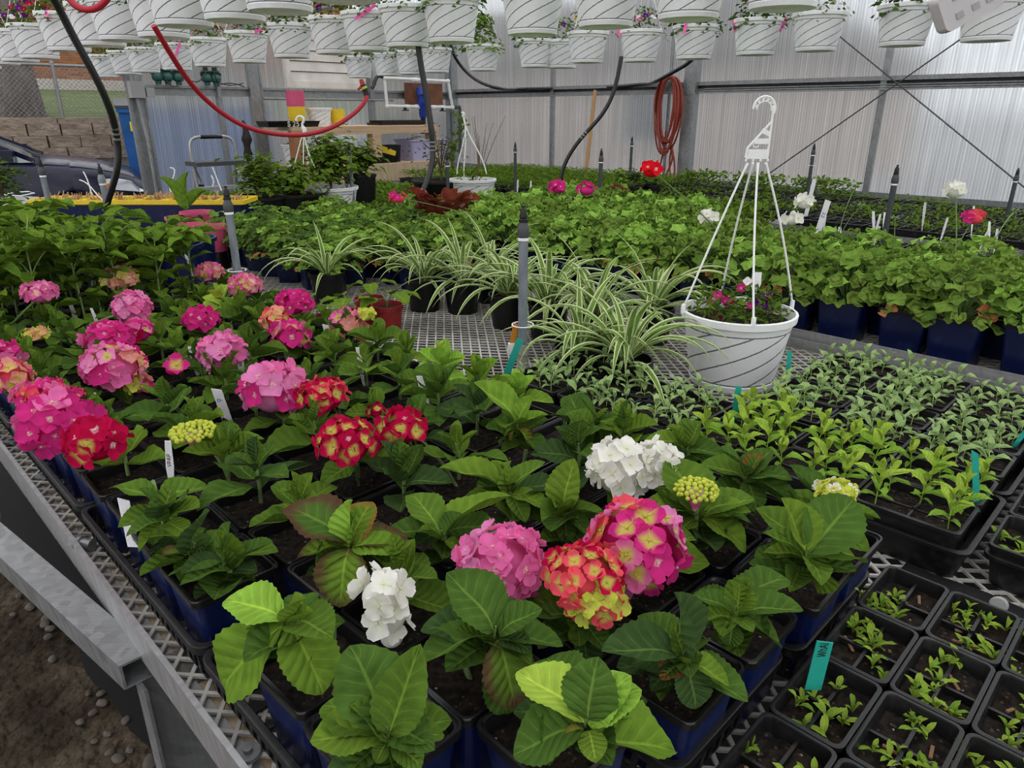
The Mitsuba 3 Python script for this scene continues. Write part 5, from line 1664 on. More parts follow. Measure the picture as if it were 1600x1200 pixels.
# basket standing on the bench with its hanger up
t = thing('standing_basket', 'white spiral basket of petunias standing on the bench mesh under its tall white hanger', 'hanging basket')
BX, BY = -.962, 1.905
m = mv(BX, BY, BENCH_Z + .003) @ rz(.4) @ sc(1.09)
put(t, 'pot', BASKET, m)
put(t, 'rim', BASKET_RIM, m)
put(t, 'soil', BASKET_SOIL, m)
r = random.Random(4)
mb = MB()
for i in range(620):
    a, q = r.uniform(0, 6.3), .14 * math.sqrt(r.random())
    p = np.array([BX + q * math.cos(a), BY + q * math.sin(a), BENCH_Z + .205 + .115 * r.random() * (1 - .45 * q / .14)])
    mm = align(p, [r.uniform(-1, 1), r.uniform(-1, 1), .8], .024 * r.uniform(.6, 1.4), r.uniform(0, 6))
    mb.add(leaf_blob[0] * [.6, 1, 1] @ mm[:3, :3].T + mm[:3, 3], leaf_blob[1], coded(leaf_blob[2], 1 + r.randrange(3), 0))
put(t, 'foliage', mb.ply('leaf'), kind='stuff')
for px, py, tn, R in ((1122, 462, 1, .016), (1140, 472, 11, .020), (1133, 470, 1, .014), (1118, 500, 11, .019), (1158, 450, 1, .017), (1190, 472, 6, .024), (1202, 478, 6, .022), (1196, 462, 6, .018), (1172, 478, 1, .012), (1110, 472, 1, .012), (1168, 440, 3, .014)):
    c = at_depth(px, py, 2.0)
    put(t, 'flower', pansy_ply(tn, 0, 1), align(c, [.35, -.75, .6], R, U(0, 6)))
W0 = (BY - BX) / math.sqrt(2)
top = at_depth(1183, 246, W0)
rimz = BENCH_Z + .003 + .205 * 1.09
ends = [at_depth(1067, 490, W0 - .02), at_depth(1176, 515, W0 - .16), at_depth(1236, 488, W0 + .03), at_depth(1128, 448, W0 + .16)]
for i, e in enumerate(ends):
    e = np.array([e[0], e[1], rimz + .004])
    s = top + (_R * ((i - 1.5) * .016 if i < 3 else -.006))
    s = at_depth((1168, 1184, 1196, 1176)[i], 258, W0)
    a = curve([s + [0, 0, .006], s * .5 + e * .5 + (_R * (.010 if i == 2 else -.004)), e], 16)
    put(t, 'hanger_arm', MB().tube(a, [.0042] + [.0032] * 15, 6).lathe([(.007, -.012), (.007, .012), (0, .014)], 8, mv(*e)).ply('white_plastic', True))
# ornate flat hook: plate, lattice crook
fr = np.eye(4)
fr[:3, 0], fr[:3, 1], fr[:3, 2], fr[:3, 3] = _R, [0, 0, 1], -_F, at_depth(1183, 246, W0)
px2 = W0 / FOCAL * .95
P2 = lambda x, y: ((x - 1183) * px2, (246 - y) * px2, 0)
hk = MB()
for a, b, wd in (((1165, 246), (1166, 232), 3), ((1199, 246), (1199, 170), 2.6), ((1166, 232), (1200, 192), 2.4), ((1165, 246), (1199, 246), 4), ((1168, 240), (1198, 240), 12), ((1176, 222), (1199, 222), 8), ((1186, 206), (1199, 212), 7)):
    hk.bar(np.array(P2(*a)), np.array(P2(*b)), wd * px2, .005, up=(0, 0, 1))
arc = [P2(1183 + 17 * math.cos(q) + 2, 175 - 18 * math.sin(q)) for q in np.linspace(-.35, math.pi, 14)]
arc2 = [P2(1183 + 11.5 * math.cos(q) + 2, 176 - 12 * math.sin(q)) for q in np.linspace(-.1, math.pi, 14)]
hk.tube(arc, .003, 5).tube(arc2, .002, 5)
for i in range(0, 13):
    hk.bar(np.array(arc[i]), np.array(arc2[min(13, i + (i % 2))]), .0022, .003, up=(0, 0, 1))
hk.tube([P2(1183 + 5 * math.cos(q) - 4, 226 + 5 * math.sin(q)) for q in np.linspace(0, 6.283, 14)], .0016, 4)
for q in (-1, 0, 1):
    hk.tube([P2(1183 + q * 11.5 + 6 * math.cos(a), 252 - 6 * math.sin(a)) for a in np.linspace(0, math.pi, 9)], .0028, 5)
put(t, 'hook', hk.ply('white_plastic', False, fr), label='white lattice hook')
tag = at_depth(1180, 452, 2.04)
label_tag(*tag, h=.05, w=.03, rot=.78, label='white scalloped variety tag in the standing basket', pointed=True)

# ---- sprinkler risers
mat('amber_plastic', (.50, .20, .02), .4)
mat('clear_pvc', (.36, .35, .31), .3)


def riser(label, px, py, zt=1.285, w=None, blue=False, fat=1.0, ring=None, dark=False):
    c = at(px, py, zt) if w is None else at_depth(px, py, w)
    x, y, zt = c
    t = thing('sprinkler_riser', label, 'sprinkler', 'sprinkler risers on the benches')
    R = .0135 * fat
    h = .088
    put(t, 'pipe', MB().tube([(x, y, BENCH_Z - .06), (x, y, zt - h)], R, 12).ply('dark_grey_plastic' if dark else 'grey_pvc', True))
    m = mv(x, y, zt - h) @ sc(fat, fat, 1)
    put(t, 'collar', MB().lathe([(.0140, -.006), (.0148, -.006), (.0148, .002), (.0140, .002)], 16, m).ply('white_plastic', 40))
    put(t, 'coupler', MB().lathe([(.0150, .002), (.0165, .006), (.0165, .022), (.0150, .030), (.0120, .037), (.0115, .042)], 16, m).ply('dark_grey_plastic' if not blue else 'grey_pvc', 30))
    put(t, 'nozzle', MB().lathe([(.0118, .042), (.0118, .050), (.0095, .052), (.0105, .056), (.0085, .072), (.0045, .078), (.0035, .082), (.0055, .083), (.0055, .086), (0, .088)], 16, m).ply('black_plastic', 30))
    if blue:
        put(t, 'cap', MB().lathe([(.006, .083), (.006, .09), (0, .091)], 10, m).ply('blue_paint', 30))
    if ring:
        p = [(x + (R + .012) * math.cos(a) * 1.2, y + (R + .012) * math.sin(a) * 1.2, ring) for a in np.linspace(.6, 6.4, 16)]
        put(t, 'wire_clip', MB().tube(p, .0022, 5).ply('white_plastic', True))
    return t, c


t, c = riser('tall grey riser in the centre with orange lever valve at its foot', 818, 320, ring=.955)
x, y = c[:2]
put(t, 'union', MB().lathe([(.0145, .855), (.0145, .895), (.018, .90), (.018, .885), (.0185, .884), (.0185, .868), (.0165, .865), (.0165, .835), (.0185, .833), (.0185, .815), (.014, .812), (.014, .80)], 16, mv(x, y, 0)).ply('clear_pvc', 30), label='clear threaded union')
a = at_depth(800, 570, W0 * .955)
k = put(t, 'valve', MB().tube([(x, y, .875), (a[0], a[1], .878)], .008, 8).lathe([(0, -.012), (.012, -.012), (.014, 0), (.012, .02), (0, .022)], 12, mv(a[0], a[1], .878)).ply('white_pvc', 40))
put(k, 'lever', MB().bar(np.array([a[0], a[1], .885]), np.array([a[0], a[1], .955]) + _R * .012, .018, .004, up=_F).bar(np.array([a[0], a[1], .90]), np.array([a[0], a[1], .953]) + _R * .0115, .013, .009, up=_F).ply('amber_plastic'), label='orange valve lever')
riser('grey riser with a white clip behind the hydrangeas', 352, 290, ring=1.0)
riser('dark grey riser before the seedling flats at the side wall', 1403, 257, dark=True)
riser('thin dark riser beside the magenta geraniums', 940, 232, dark=True)
riser('riser next to the wooden pole', 988, 213, w=7.3, dark=True)
riser('dark riser with a small wire clip under the brace cable', 1273, 224, ring=1.12, dark=True)
riser('slim riser standing before the middle of the side wall', 805, 222, w=7.0, dark=True)
riser('grey riser in front of the leafy potted shrub', 545, 224, w=5.4)
riser('riser in front of the twiggy black pot', 698, 240, w=5.6, dark=True)
riser('pale riser before the dark car', 60, 245, w=3.6)
riser('riser with a blue-tipped nozzle before the car', 154, 256, w=3.4, blue=True)
riser('dark riser at the picture edge by the wall', 1592, 262, w=4.9, dark=True)

# ---- hoses
ry_ = lambda q, z: float(on_y(q, z, 7.12) @ _F)


def hose(label, pts, r, m='black_hose', name='hose', clamp=None, n=60):
    p = [at_depth(*q) for q in pts]
    t = thing(name, label, 'hose')
    c = curve(p, n)
    put(t, 'tube', MB().tube(c, r, 10).ply(m, True))
    if clamp is not None:
        i = int(clamp * n)
        d = unit(c[i + 1] - c[i])
        mb = MB()
        for s in (-.022, 0, .022):
            mb.tube([c[i] + d * (s - .004), c[i] + d * (s + .004)], r * 1.12, 10)
        put(t, 'clamp', mb.ply('galvanized', 40))
    return t


hose('thick black supply hose curving down before the car', [(68, -25, 2.95), (85, 0, 3.0), (112, 52, 3.05), (148, 118, 3.1), (172, 172, 3.15), (183, 220, 3.2), (184, 255, 3.2), (176, 290, 3.2), (165, 330, 3.2)], .0145, clamp=.62)
hose('black supply hose dropping from the baskets in the centre', [(652, 55, 4.3), (656, 90, 4.3), (668, 160, 4.3), (675, 215, 4.3), (676, 245, 4.3), (668, 280, 4.25), (655, 310, 4.2), (640, 335, 4.2)], .0160, clamp=.58)
hose('black hose hanging in an S before the wooden pole', [(971, 88, 5.0), (966, 115, 5.0), (957, 148, 5.0), (938, 182, 5.0), (915, 208, 5.0), (896, 232, 5.0), (882, 258, 5.0), (876, 282, 5.0), (877, 305, 5.0)], .0135, clamp=.55)
hose('black pipe looping along the corner rail', [(706, 60, 9.3), (718, 100, 9.6), (740, 122, 9.6), (775, 137, 9.45), *[(q, z, ry_(q, z)) for q, z in ((815, 139), (840, 138.5), (862, 138))]], .019)
hose('black pipe curving down to the coiled cord', [(1090, 70, 7.75), (1085, 88, 7.8), (1060, 108, 7.95), (1035, 122, 8.08), *[(q, z, ry_(q, z)) for q, z in ((1000, 132), (975, 134.5), (950, 136))]], .020)
t = hose('red garden hose sagging before the potting table', [(240, 40, 3.5), (288, 117, 3.7), (312, 146, 3.8), (345, 175, 3.9), (385, 198, 4.0), (430, 209, 4.1), (478, 210, 4.2), (520, 198, 4.3), (552, 178, 4.4), (567, 163, 4.45), (573, 150, 4.5)], .0125, 'red_hose', 'garden_hose')
mat('lime_plastic', (.45, .60, .03), .4)
c = [at_depth(573, 152, 4.5), at_depth(571, 142, 4.5), at_depth(567, 133, 4.5), at_depth(564, 124, 4.5)]
k = put(t, 'connector', MB().tube(c[:2], .014, 10).tube([c[1], c[2]], .018, 10).ply('black_plastic', 40))
put(k, 'lime_ring', MB().tube([c[1] * .7 + c[2] * .3, c[1] * .3 + c[2] * .7], .0195, 10).ply('lime_plastic', 40))
put(t, 'nozzle', MB().tube([c[2], c[3]], [.016, .011], 10).bar(c[2], at_depth(560, 140, 4.48), .012).ply('red_hose', 40))
hose('thick red hose loop at the top corner', [(98, -22, 2.0), (108, -2, 2.0), (122, 11, 2.0), (138, 15, 2.0), (155, 10, 2.0), (168, -4, 2.0), (174, -20, 2.0)], .0085, 'red_hose', 'garden_hose')
thin_leaf('red_leaf', lambda p, n, uv: mix(mix(C3(.13, .018, .018), C3(.22, .06, .03), noise(p.x * 30, p.y * 30, p.z * 30)), C3(.42, .24, .22), smoothstep(.62, .75, fbm(p.x * 25, p.y * 25, p.z * 25, 2))), .4, None, 0, .4)
mat('dark_cloth', (.030, .020, .016), .8)
mat('strip_plastic', (.50, .48, .48), .5)
# ---- grey outlet strip hanging close by at the top corner
t = thing('outlet_strip', 'pale grey plastic strip with raised marks hanging close at the top corner', 'outlet strip')
a, b = at_depth(1480, 18, .80), at_depth(1640, -72, .80)
d = unit(b - a)
nx = unit(np.cross(d, -_F))
M = np.eye(4)
M[:3, 0], M[:3, 1], M[:3, 2], M[:3, 3] = d, nx, np.cross(d, nx), a
hl = np.linalg.norm(b - a)
put(t, 'body', MB().loft([rrect(hl / 2, .0175, .006, -.012, cx=hl / 2 - .012), rrect(hl / 2 + .001, .0185, .007, -.004, cx=hl / 2 - .012), rrect(hl / 2 + .001, .0185, .007, .004, cx=hl / 2 - .012), rrect(hl / 2 - .002, .0165, .006, .007, cx=hl / 2 - .012)], cap0=True, cap1=True).ply('strip_plastic', 40), M)
mk = MB()
for s in (.004, .020, .034, .050, .064):
    mk.box(s - .004, s + .003, .004, .010, -.0122, -.0131).box(s - .003, s + .004, -.012, -.008, -.0122, -.0131)
put(t, 'raised_marks', mk.ply('grey_plastic'), M)
# ---- along the end wall: potting table, water loop, valves, ladder; cord and pole on the side wall
TX0, TX1, TY0, TY1, TZ = -8.25, -7.55, 4.15, 6.20, 1.36
t = thing('potting_table', 'wooden potting table with a lower shelf along the end wall', 'table')
for i, (a, b) in enumerate(((TX0, TX0 + .23), (TX0 + .235, TX0 + .465), (TX0 + .47, TX1))):
    put(t, 'top_board', MB().box(a, b, TY0, TY1, TZ - .04, TZ).ply('wood'))
for y in (TY0 + .06, 5.25, TY1 - .06):
    for x in (TX1 - .06,):
        put(t, 'leg', MB().box(x - .06, x + .06, y - .06, y + .06, 0, TZ - .04).ply('red_wood' if y < 5 else 'wood'))
put(t, 'apron', MB().box(TX1 - .035, TX1, TY0, TY1, TZ - .09, TZ - .04).ply('wood'))
put(t, 'lower_shelf', MB().box(TX0, TX1 + .02, TY0 + .05, TY1 + .1, .90, .93).ply('wood'))
put(t, 'shelf_fascia', MB().box(TX1 + .02, TX1 + .055, TY0 + .05, TY1 + .15, .70, .925).ply('plank'))


def stand(px, py, x, z):
    'point at level z on the table whose plan position lies on the sight line at distance x'
    p = on_x(px, py, x)
    return np.array([p[0], p[1], z])


def tapered(R0, R1, h, rim=.004):
    return MB().lathe([(0, 0), (R0, 0), (R1 - rim, h - .014), (R1, h - .014), (R1, h), (R1 - rim, h), (R0, .02), (0, .02)], 20)


mat('pink_plastic', (.66, .09, .20), .45)
mat('yellow_plastic', (.78, .56, .02), .45)
mat('lilac_plastic', (.42, .40, .60), .35)
px, py = 451, 190
c = stand(451, 195, -7.75, TZ)
t = thing('propagation_tray', 'shallow black tray with chalked price on the potting table', 'tray')
put(t, 'tray', MB().loft([rrect(.13, .30, .02, 0), rrect(.145, .32, .02, .055), rrect(.15, .325, .02, .055), rrect(.15, .325, .02, .06), rrect(.14, .315, .02, .06), rrect(.125, .295, .02, .006)], cap0=True).ply('black_plastic', 40), mv(*c))
tm = meshkit.text_mesh('$ 25', .05, .002)
v = np.array(tm.vertices)
v = np.column_stack([np.full(len(v), .151) + v[:, 2] - .004 + (v[:, 1]) * .12, v[:, 0] - .10, v[:, 1] + .006])
put(t, 'writing', mikit.ply((v, np.array(tm.faces)), 'label_plastic'), mv(*c), label='chalked $ 25')
c = stand(465, 190, -7.9, TZ)
for i in range(5):
    t = thing('plant_pot', f'yellow square pot in the lower half of the tall pot stack, {ORD[i]} from the table', 'plant pot', 'stacked yellow and pink pots')
    put(t, 'pot', tapered(.075, .098, .115).ply('yellow_plastic', 40), mv(c[0], c[1], TZ + .001 + .024 * i))
for i in range(9):
    t = thing('plant_pot', f'pink pot in the upper half of the tall pot stack, {ORD[8 - i]} from its top', 'plant pot', 'stacked yellow and pink pots')
    put(t, 'pot', tapered(.078, .102, .115).ply('pink_plastic', 40), mv(c[0], c[1], TZ + .125 + .0175 * i))
c = stand(500, 192, -7.9, TZ)
t = thing('hanging_basket', 'empty white spiral basket standing on the potting table', 'hanging basket')
for nm, q in (('pot', BASKET), ('rim', BASKET_RIM)):
    put(t, nm, q, mv(*c))
c = stand(528, 192, -7.9, TZ)
for i in range(6):
    t = thing('plant_pot', f'yellow pot in the short yellow stack on the potting table, {ORD[i]} from below', 'plant pot', 'short stack of yellow pots')
    put(t, 'pot', tapered(.068, .090, .10).ply('yellow_plastic', 40), mv(c[0], c[1], TZ + .001 + .017 * i))
for i in range(2):
    c = stand(617 + 4 * i, 190, -7.9, TZ + .001 + .028 * i)
    t = thing('propagation_tray', f'black plug tray lying on the potting table, {["under the other one", "uppermost"][i]}', 'tray', 'plug trays on the table')
    m = MB()
    m.loft([rrect(.135, .34, .02, 0), rrect(.14, .345, .02, .026), rrect(.13, .335, .02, .026)], cap0=True)
    for k in range(12):
        m.box(-.13, .13, -.335 + .67 * k / 11 - .004, -.335 + .67 * k / 11 + .004, .018, .027)
    put(t, 'tray', m.ply('tray_plastic'), mv(*c))
# on and before the lower shelf
c = stand(660, 243, -7.75, .931)
t = thing('storage_tub', 'translucent lilac storage tub on the lower shelf', 'tub')
put(t, 'tub', MB().loft([rrect(.18, .27, .04, 0), rrect(.20, .31, .05, .24), rrect(.215, .325, .05, .24), rrect(.215, .325, .05, .255), rrect(.20, .31, .045, .255), rrect(.17, .26, .04, .01)], cap0=True).ply('lilac_plastic', 40), mv(*c))
t2 = thing('paper_bundle', 'white and tan bundle lying in the lilac tub', 'bundle')
put(t2, 'bundle', MB().lathe([(0, 0), (.12, .02), (.10, .07), (0, .085)], 9).ply('white_pvc', True), mv(c[0], c[1] - .05, c[2] + .21))
put(t2, 'tan_piece', MB().lathe([(0, 0), (.08, .02), (.05, .05), (0, .06)], 8).ply('chip', True), mv(c[0] + .04, c[1] + .15, c[2] + .22))
c = stand(610, 240, -7.7, .931)
t = thing('bin', 'small black plastic bin on the lower shelf next to the lilac tub', 'bin')
put(t, 'bin', MB().loft([rrect(.09, .09, .02, 0), rrect(.10, .10, .02, .20), rrect(.085, .085, .02, .20), rrect(.08, .08, .02, .02)], cap0=True).ply('black_plastic', 40), mv(*c))
c = stand(592, 246, -7.65, .931)
t = thing('crate', 'black crate holding yellow stakes on the lower shelf', 'crate')
put(t, 'crate', MB().loft([rrect(.12, .20, .02, 0), rrect(.13, .22, .02, .07), rrect(.12, .21, .02, .07), rrect(.11, .19, .02, .01)], cap0=True).ply('black_plastic', 40), mv(*c))
for i in range(7):
    a, b = at_depth(576 + 1.5 * i, 221 + 2.0 * i, 9.2), at_depth(618 - 2 * (i % 3), 238 + .6 * i, 9.25)
    t = thing('stake', 'yellow plastic stake in the loose bundle on the lower shelf', 'stake', 'yellow stakes on the shelf')
    put(t, 'stake', MB().bar(a, b, .03, .006, up=_F).ply('yellow_plastic'))
c = stand(468, 250, -7.8, 1.0)
t = thing('hanging_basket', 'white spiral basket standing under the potting table', 'hanging basket')
for nm, q in (('pot', BASKET), ('rim', BASKET_RIM), ('soil', BASKET_SOIL)):
    put(t, nm, q, mv(c[0], c[1], .932) @ sc(1.25, 1.25, 1.2))
# white hanger clipped over the red hose
t = thing('basket_hanger', 'white plastic three-armed basket hanger before the potting table', 'hanger')
for e in ((452, 290), (474, 292), (492, 262)):
    put(t, 'arm', MB().tube(curve([at_depth(474, 205, 5.2), at_depth((474 * 2 + e[0]) / 3 , 232, 5.2), at_depth(*e, 5.2)], 8), .0045, 5).ply('white_plastic'))
put(t, 'hook', MB().tube(curve([at_depth(*q, 5.2) for q in ((474, 210), (474, 200), (472, 194), (475, 187), (471, 182), (465, 183), (463, 189))], 14), [.016, .016, .016, .016] + [.009] * 10, 7).ply('white_plastic', True))
# water loop with blue injector on a plywood board
WXX = -8.2
t = thing('injector_loop', 'white PVC pipe loop with a blue fertilizer injector on a plywood board', 'plumbing')
q = [on_x(*s, WXX) for s in ((600, 122), (700, 127), (707, 168), (605, 166))]
for i in range(4):
    put(t, 'pipe', MB().tube([q[i], q[(i + 1) % 4]], .021, 10).ply('white_pvc', True))
for p in q:
    s = trimesh.creation.icosphere(1, .032)
    put(t, 'elbow', mikit.ply((s.vertices + p, s.faces), 'white_pvc', True))
for s in ((648, 125), (635, 167), (652, 167), (677, 168), (690, 168)):
    p = on_x(*s, WXX)
    put(t, 'coupling', MB().tube([p - [0, .04, 0], p + [0, .04, 0]], .032, 10).ply('white_pvc', 40))
for s in ((633, 168), (691, 169)):
    p = on_x(*s, WXX + .03)
    put(t, 'ball_valve', MB().tube([p, p + [0, 0, -.035]], .02, 8).bar(p + [0, -.04, -.035], p + [0, .05, -.035], .03, .012).ply('black_plastic'))
a, b = on_x(633, 129, -8.3), on_x(692, 164, -8.3)
put(t, 'board', MB().box(-8.33, -8.30, a[1], b[1], b[2], a[2]).ply('plywood'), label='weathered plywood board')
p = on_x(660, 160, WXX + .02)
mat('blue_plastic', (.010, .035, .26), .3)
put(t, 'injector', MB().lathe([(.035, -.20), (.05, -.18), (.055, -.06), (.075, -.03), (.075, .02), (.06, .03), (.062, .08), (.078, .10), (.074, .17), (.05, .20), (0, .205)], 18, mv(*p)).ply('blue_plastic', 40), label='blue injector')
put(t, 'strainer', MB().lathe([(0, -.40), (.05, -.40), (.05, -.30), (.03, -.28), (.035, -.20)], 14, mv(*p)).ply('black_plastic', 40))
put(t, 'supply_pipe', MB().tube(curve([on_x(*s, WXX) for s in ((600, 122), (588, 122), (585, 130), (581, 138))], 10), .022, 8).ply('black_hose', True))
put(t, 'drop_pipe', MB().tube([on_x(707, 168, WXX), on_x(718, 167, WXX), on_x(719, 174, WXX), on_x(719, 240, WXX)], .024, 8).ply('dark_grey_plastic', True))
# green solenoid valves on the rail
mat('green_plastic', (.012, .085, .065), .4)
for i, s in enumerate((248, 263, 280, 324, 338)):
    p = on_x(s, 132, -8.36)
    t = thing('solenoid_valve', f'dark green irrigation valve on the wall rail, {ORD[i]} from the door opening', 'valve', 'green valves on the rail')
    put(t, 'body', MB().lathe([(.03, 0), (.03, .03), (.055, .05), (.06, .08), (.045, .11), (.03, .12), (.05, .14), (.05, .15)], 14, mv(p[0], p[1], 1.785)).ply('green_plastic', 40))
    put(t, 'solenoid', MB().lathe([(0, .24), (.024, .24), (.026, .15), (.03, .15)], 12, mv(p[0], p[1], 1.785)).bar((p[0], p[1] - .06, 1.90), (p[0], p[1] + .06, 1.90), .035).ply('black_plastic', 40))
t = thing('valve_wiring', 'loose black wires looping between the green valves and along the rail', 'wires')
for s in (((252, 112), (270, 135), (290, 112)), ((283, 108), (305, 128), (322, 112)), ((335, 110), (342, 128), (360, 133), (380, 130)), ((345, 132), (360, 130), (382, 136))):
    put(t, 'wire', MB().tube(curve([on_x(*e, -8.3) for e in s], 12), .006, 5).ply('black_hose'))
# electric box and conduit on the door post
p = on_x(213, 140, -8.27)
t = thing('electric_box', 'grey electric box with a conduit running down on the door post', 'electric box')
put(t, 'box', MB().loft([rrect(.05, .07, .008, 0), rrect(.05, .07, .008, .16)], cap0=True, cap1=True).ply('grey_plastic', 40), mv(p[0], p[1], p[2] - .08))
put(t, 'disconnect', MB().box(p[0] - .03, p[0] + .05, p[1] + .08, p[1] + .16, p[2] - .07, p[2] + .02).ply('grey_plastic'))
put(t, 'conduit', MB().tube([(p[0], p[1], p[2] - .08), (p[0], p[1] + .03, p[2] - .5), (p[0], p[1] + .03, .3)], .022, 8).tube([(p[0], p[1] - .02, p[2] + .08), (p[0], p[1] - .02, 2.6)], .02, 8).ply('galvanized', True))
# step ladder
t = thing('step_ladder', 'folding aluminium step ladder with a black grip and dark platform by the end wall', 'ladder')
LX = -7.6
R_ = lambda s: on_x(*s, LX)
tb = [R_(s) for s in ((322, 345), (310, 300), (302, 258), (297, 228), (299, 218), (306, 214.5), (330, 213.5), (353, 213.5), (361, 217), (366, 228), (374, 258), (382, 300), (392, 345))]
put(t, 'rail', MB().tube(curve(tb, 50), .016, 8).ply('aluminium', True))
put(t, 'grip', MB().tube([R_((313, 214)), R_((346, 213.5))], .020, 10).ply('black_plastic', 40))
a, b = R_((296, 253)), R_((370, 250))
put(t, 'platform', MB().box(a[0] - .12, a[0] + .18, a[1], b[1], a[2] - .04, a[2]).ply('dark_grey_plastic'))
for z in (.25, .55, .80):
    put(t, 'tread', MB().box(a[0] + .02, a[0] + .16, a[1] + .03, b[1] + .03, z - .03, z).ply('aluminium'))
for s in (a[1] + .08, b[1] + .02):
    put(t, 'rear_leg', MB().bar((a[0] - .08, s, a[2] - .04), (a[0] - .35, s - .02, 0), .03).ply('aluminium'))
    put(t, 'brace', MB().bar((a[0] - .1, s, a[2] - .06), (a[0] + .04, s, .82), .02, .006).ply('aluminium'))
    put(t, 'hinge', MB().box(a[0] - .05, a[0] + .03, s - .02, s + .02, .74, .82).ply('black_plastic'))
# dark folded umbrella-like tarp hanging at the post
t = thing('folded_cloth', 'dark brown folded cloth hanging down beside the galvanized post', 'cloth')
pts = [on_x(s, y, -8.33) for s, y in ((379, 188), (384, 205), (386, 230), (389, 252), (391, 285))]
put(t, 'cloth', MB().tube(curve(pts, 14), np.interp(np.linspace(0, 1, 14), [0, .2, .5, .8, 1], [.008, .05, .045, .02, .02]) * (1 + .3 * np.sin(np.arange(14) * 2.0)), 7).ply('dark_cloth' if 'dark_cloth' in scene else 'woody_stem', True))
# orange extension cord coil with outlet boxes, wooden pole
t = thing('outlet_box', 'triple grey outlet box on the side wall rail with a conduit', 'outlet')
p = on_y(1047, 135, 7.12)
for q in (-.066, 0, .066):
    k = put(t, 'box', MB().loft([rrect(.030, .030, .006, -.075, cx=q), rrect(.030, .030, .006, .075, cx=q)], cap0=True, cap1=True).ply('grey_plastic', 40), mv(p[0], p[1] - .02, p[2]))
    put(k, 'cover', MB().box(q - .02, q + .02, -.036, -.030, -.05, .05).ply('galvanized'), mv(p[0], p[1] - .02, p[2]))
put(t, 'conduit', MB().tube([(p[0], p[1], p[2] + .08), (p[0] - .0, p[1], p[2] + .75)], .018, 8).tube([(p[0], p[1], p[2] - .08), (p[0], p[1], .75)], .018, 8).ply('galvanized', True))
t = thing('extension_cord', 'rust red extension cord coiled over the outlet box on the side wall', 'cord')
r = random.Random(5)
cc = on_y(1049, 120, 7.03)
for i in range(11):
    w, h = r.uniform(.10, .16), r.uniform(.62, .80)
    x0, y0 = cc[0] + r.uniform(-.03, .03), cc[1] - r.uniform(0, .05)
    pts = []
    for a in np.linspace(0, 2 * math.pi, 26):
        s = math.sin(a)
        z = cc[2] - h / 2 + h / 2 * math.cos(a)
        pinch = 1 - .45 * max(0, (cc[2] - z) / h - .45)
        pts.append((x0 + w * s * pinch, y0 + .01 * math.sin(3 * a), z))
    put(t, 'loop', MB().tube(pts, .010, 6, False).ply('orange_cord', True))
for s in (((1040, 205), (1036, 240), (1028, 270), (1020, 300)), ((1046, 228), (1050, 250), (1040, 275), (1038, 300)), ((1052, 225), (1046, 260), (1058, 300)), ((1048, 225), (1054, 262), (1050, 296))):
    put(t, 'tail', MB().tube(curve([on_y(*e, 7.03) for e in s], 14), .010, 6).ply('orange_cord', True))
t = thing('wooden_pole', 'tan wooden tool handle leaning against the side wall', 'pole')
put(t, 'handle', MB().tube([on_y(930, 141, 7.1), on_y(912, 300, 6.98)], [.022, .024], 10).ply('tan_wood', True))
# ---- third bench: flats along the side wall
def flat_group(gid, seed, n, size, tone, tall, cells=True):
    r = random.Random(seed)
    g = Group(gid)
    g.put('tray', WIDE_FLAT)
    g.put('soil', soil_ply(.258, .124, .012, seed, n=9), mv(0, 0, .052))
    c = MB()
    for i in range(1, 6):
        x = -.262 + .524 * i / 6
        c.box(x - .004, x + .004, -.128, .128, .05, .066)
    c.box(-.262, .262, -.004, .004, .05, .066)
    g.put('dividers', c.ply('tray_plastic'))
    if n:
        mb = MB()
        lv, lf, luv = leaf_blob
        for i in range(n):
            p = [r.uniform(-.25, .25), r.uniform(-.12, .12), .055 + tall * r.random() ** .6]
            m = align(p, [r.uniform(-.8, .8), r.uniform(-.8, .8), .8], size * r.uniform(.6, 1.3), r.uniform(0, 6))
            mb.add(lv * [.8, 1, 1] @ m[:3, :3].T + m[:3, 3], lf, coded(luv, tone + r.randrange(2), 0))
        g.put('plants', mb.ply('leaf'))
    return g.done()


F_CARPET = [flat_group(f'group_flat_carpet_{i}', 400 + i, 620, .026, 3, .10) for i in range(2)]
F_LOW = [flat_group(f'group_flat_low_{i}', 405 + i, 420, .030, 3, .05) for i in range(2)]
F_SPARSE = [flat_group(f'group_flat_sparse_{i}', 410 + i, 170, .028, 3, .05) for i in range(2)]
F_EMPTY = [flat_group('group_flat_bare', 420, 12, .02, 2, .02)]
F_TALL = [flat_group(f'group_flat_leafy_{i}', 430 + i, 420, .045, 2, .17) for i in range(2)]
for r in range(6):
    for k in range(14):
        x, y = -6.55 + .57 * k + (.1 if r % 2 else 0), 5.13 + .300 * r
        if x > -3.7 and r in (0,) and x < -1.85 and k % 2:
            continue
        if x < -3.9:
            kind, w = F_CARPET, 'fine green seedlings'
        elif r == 4 and -3.9 < x < -2.2:
            kind, w = F_TALL, 'taller leafy plants'
        elif r in (1, 2) and x > -1.9:
            kind, w = F_SPARSE, 'sparse young seedlings'
        else:
            kind, w = (F_EMPTY, 'bare dark cells') if (r * 5 + k * 3) % 4 == 0 else (F_SPARSE, 'sparse young seedlings')
        if x > .9:
            continue
        t = thing('flat_tray', f'flat of {w} on the wall bench, {ORD[r]} row, {ORD[k]} from the end wall', 'tray', 'flats on the side wall bench')
        instance(t, rnd.choice(kind), mv(x, y, BENCH_Z + .002))

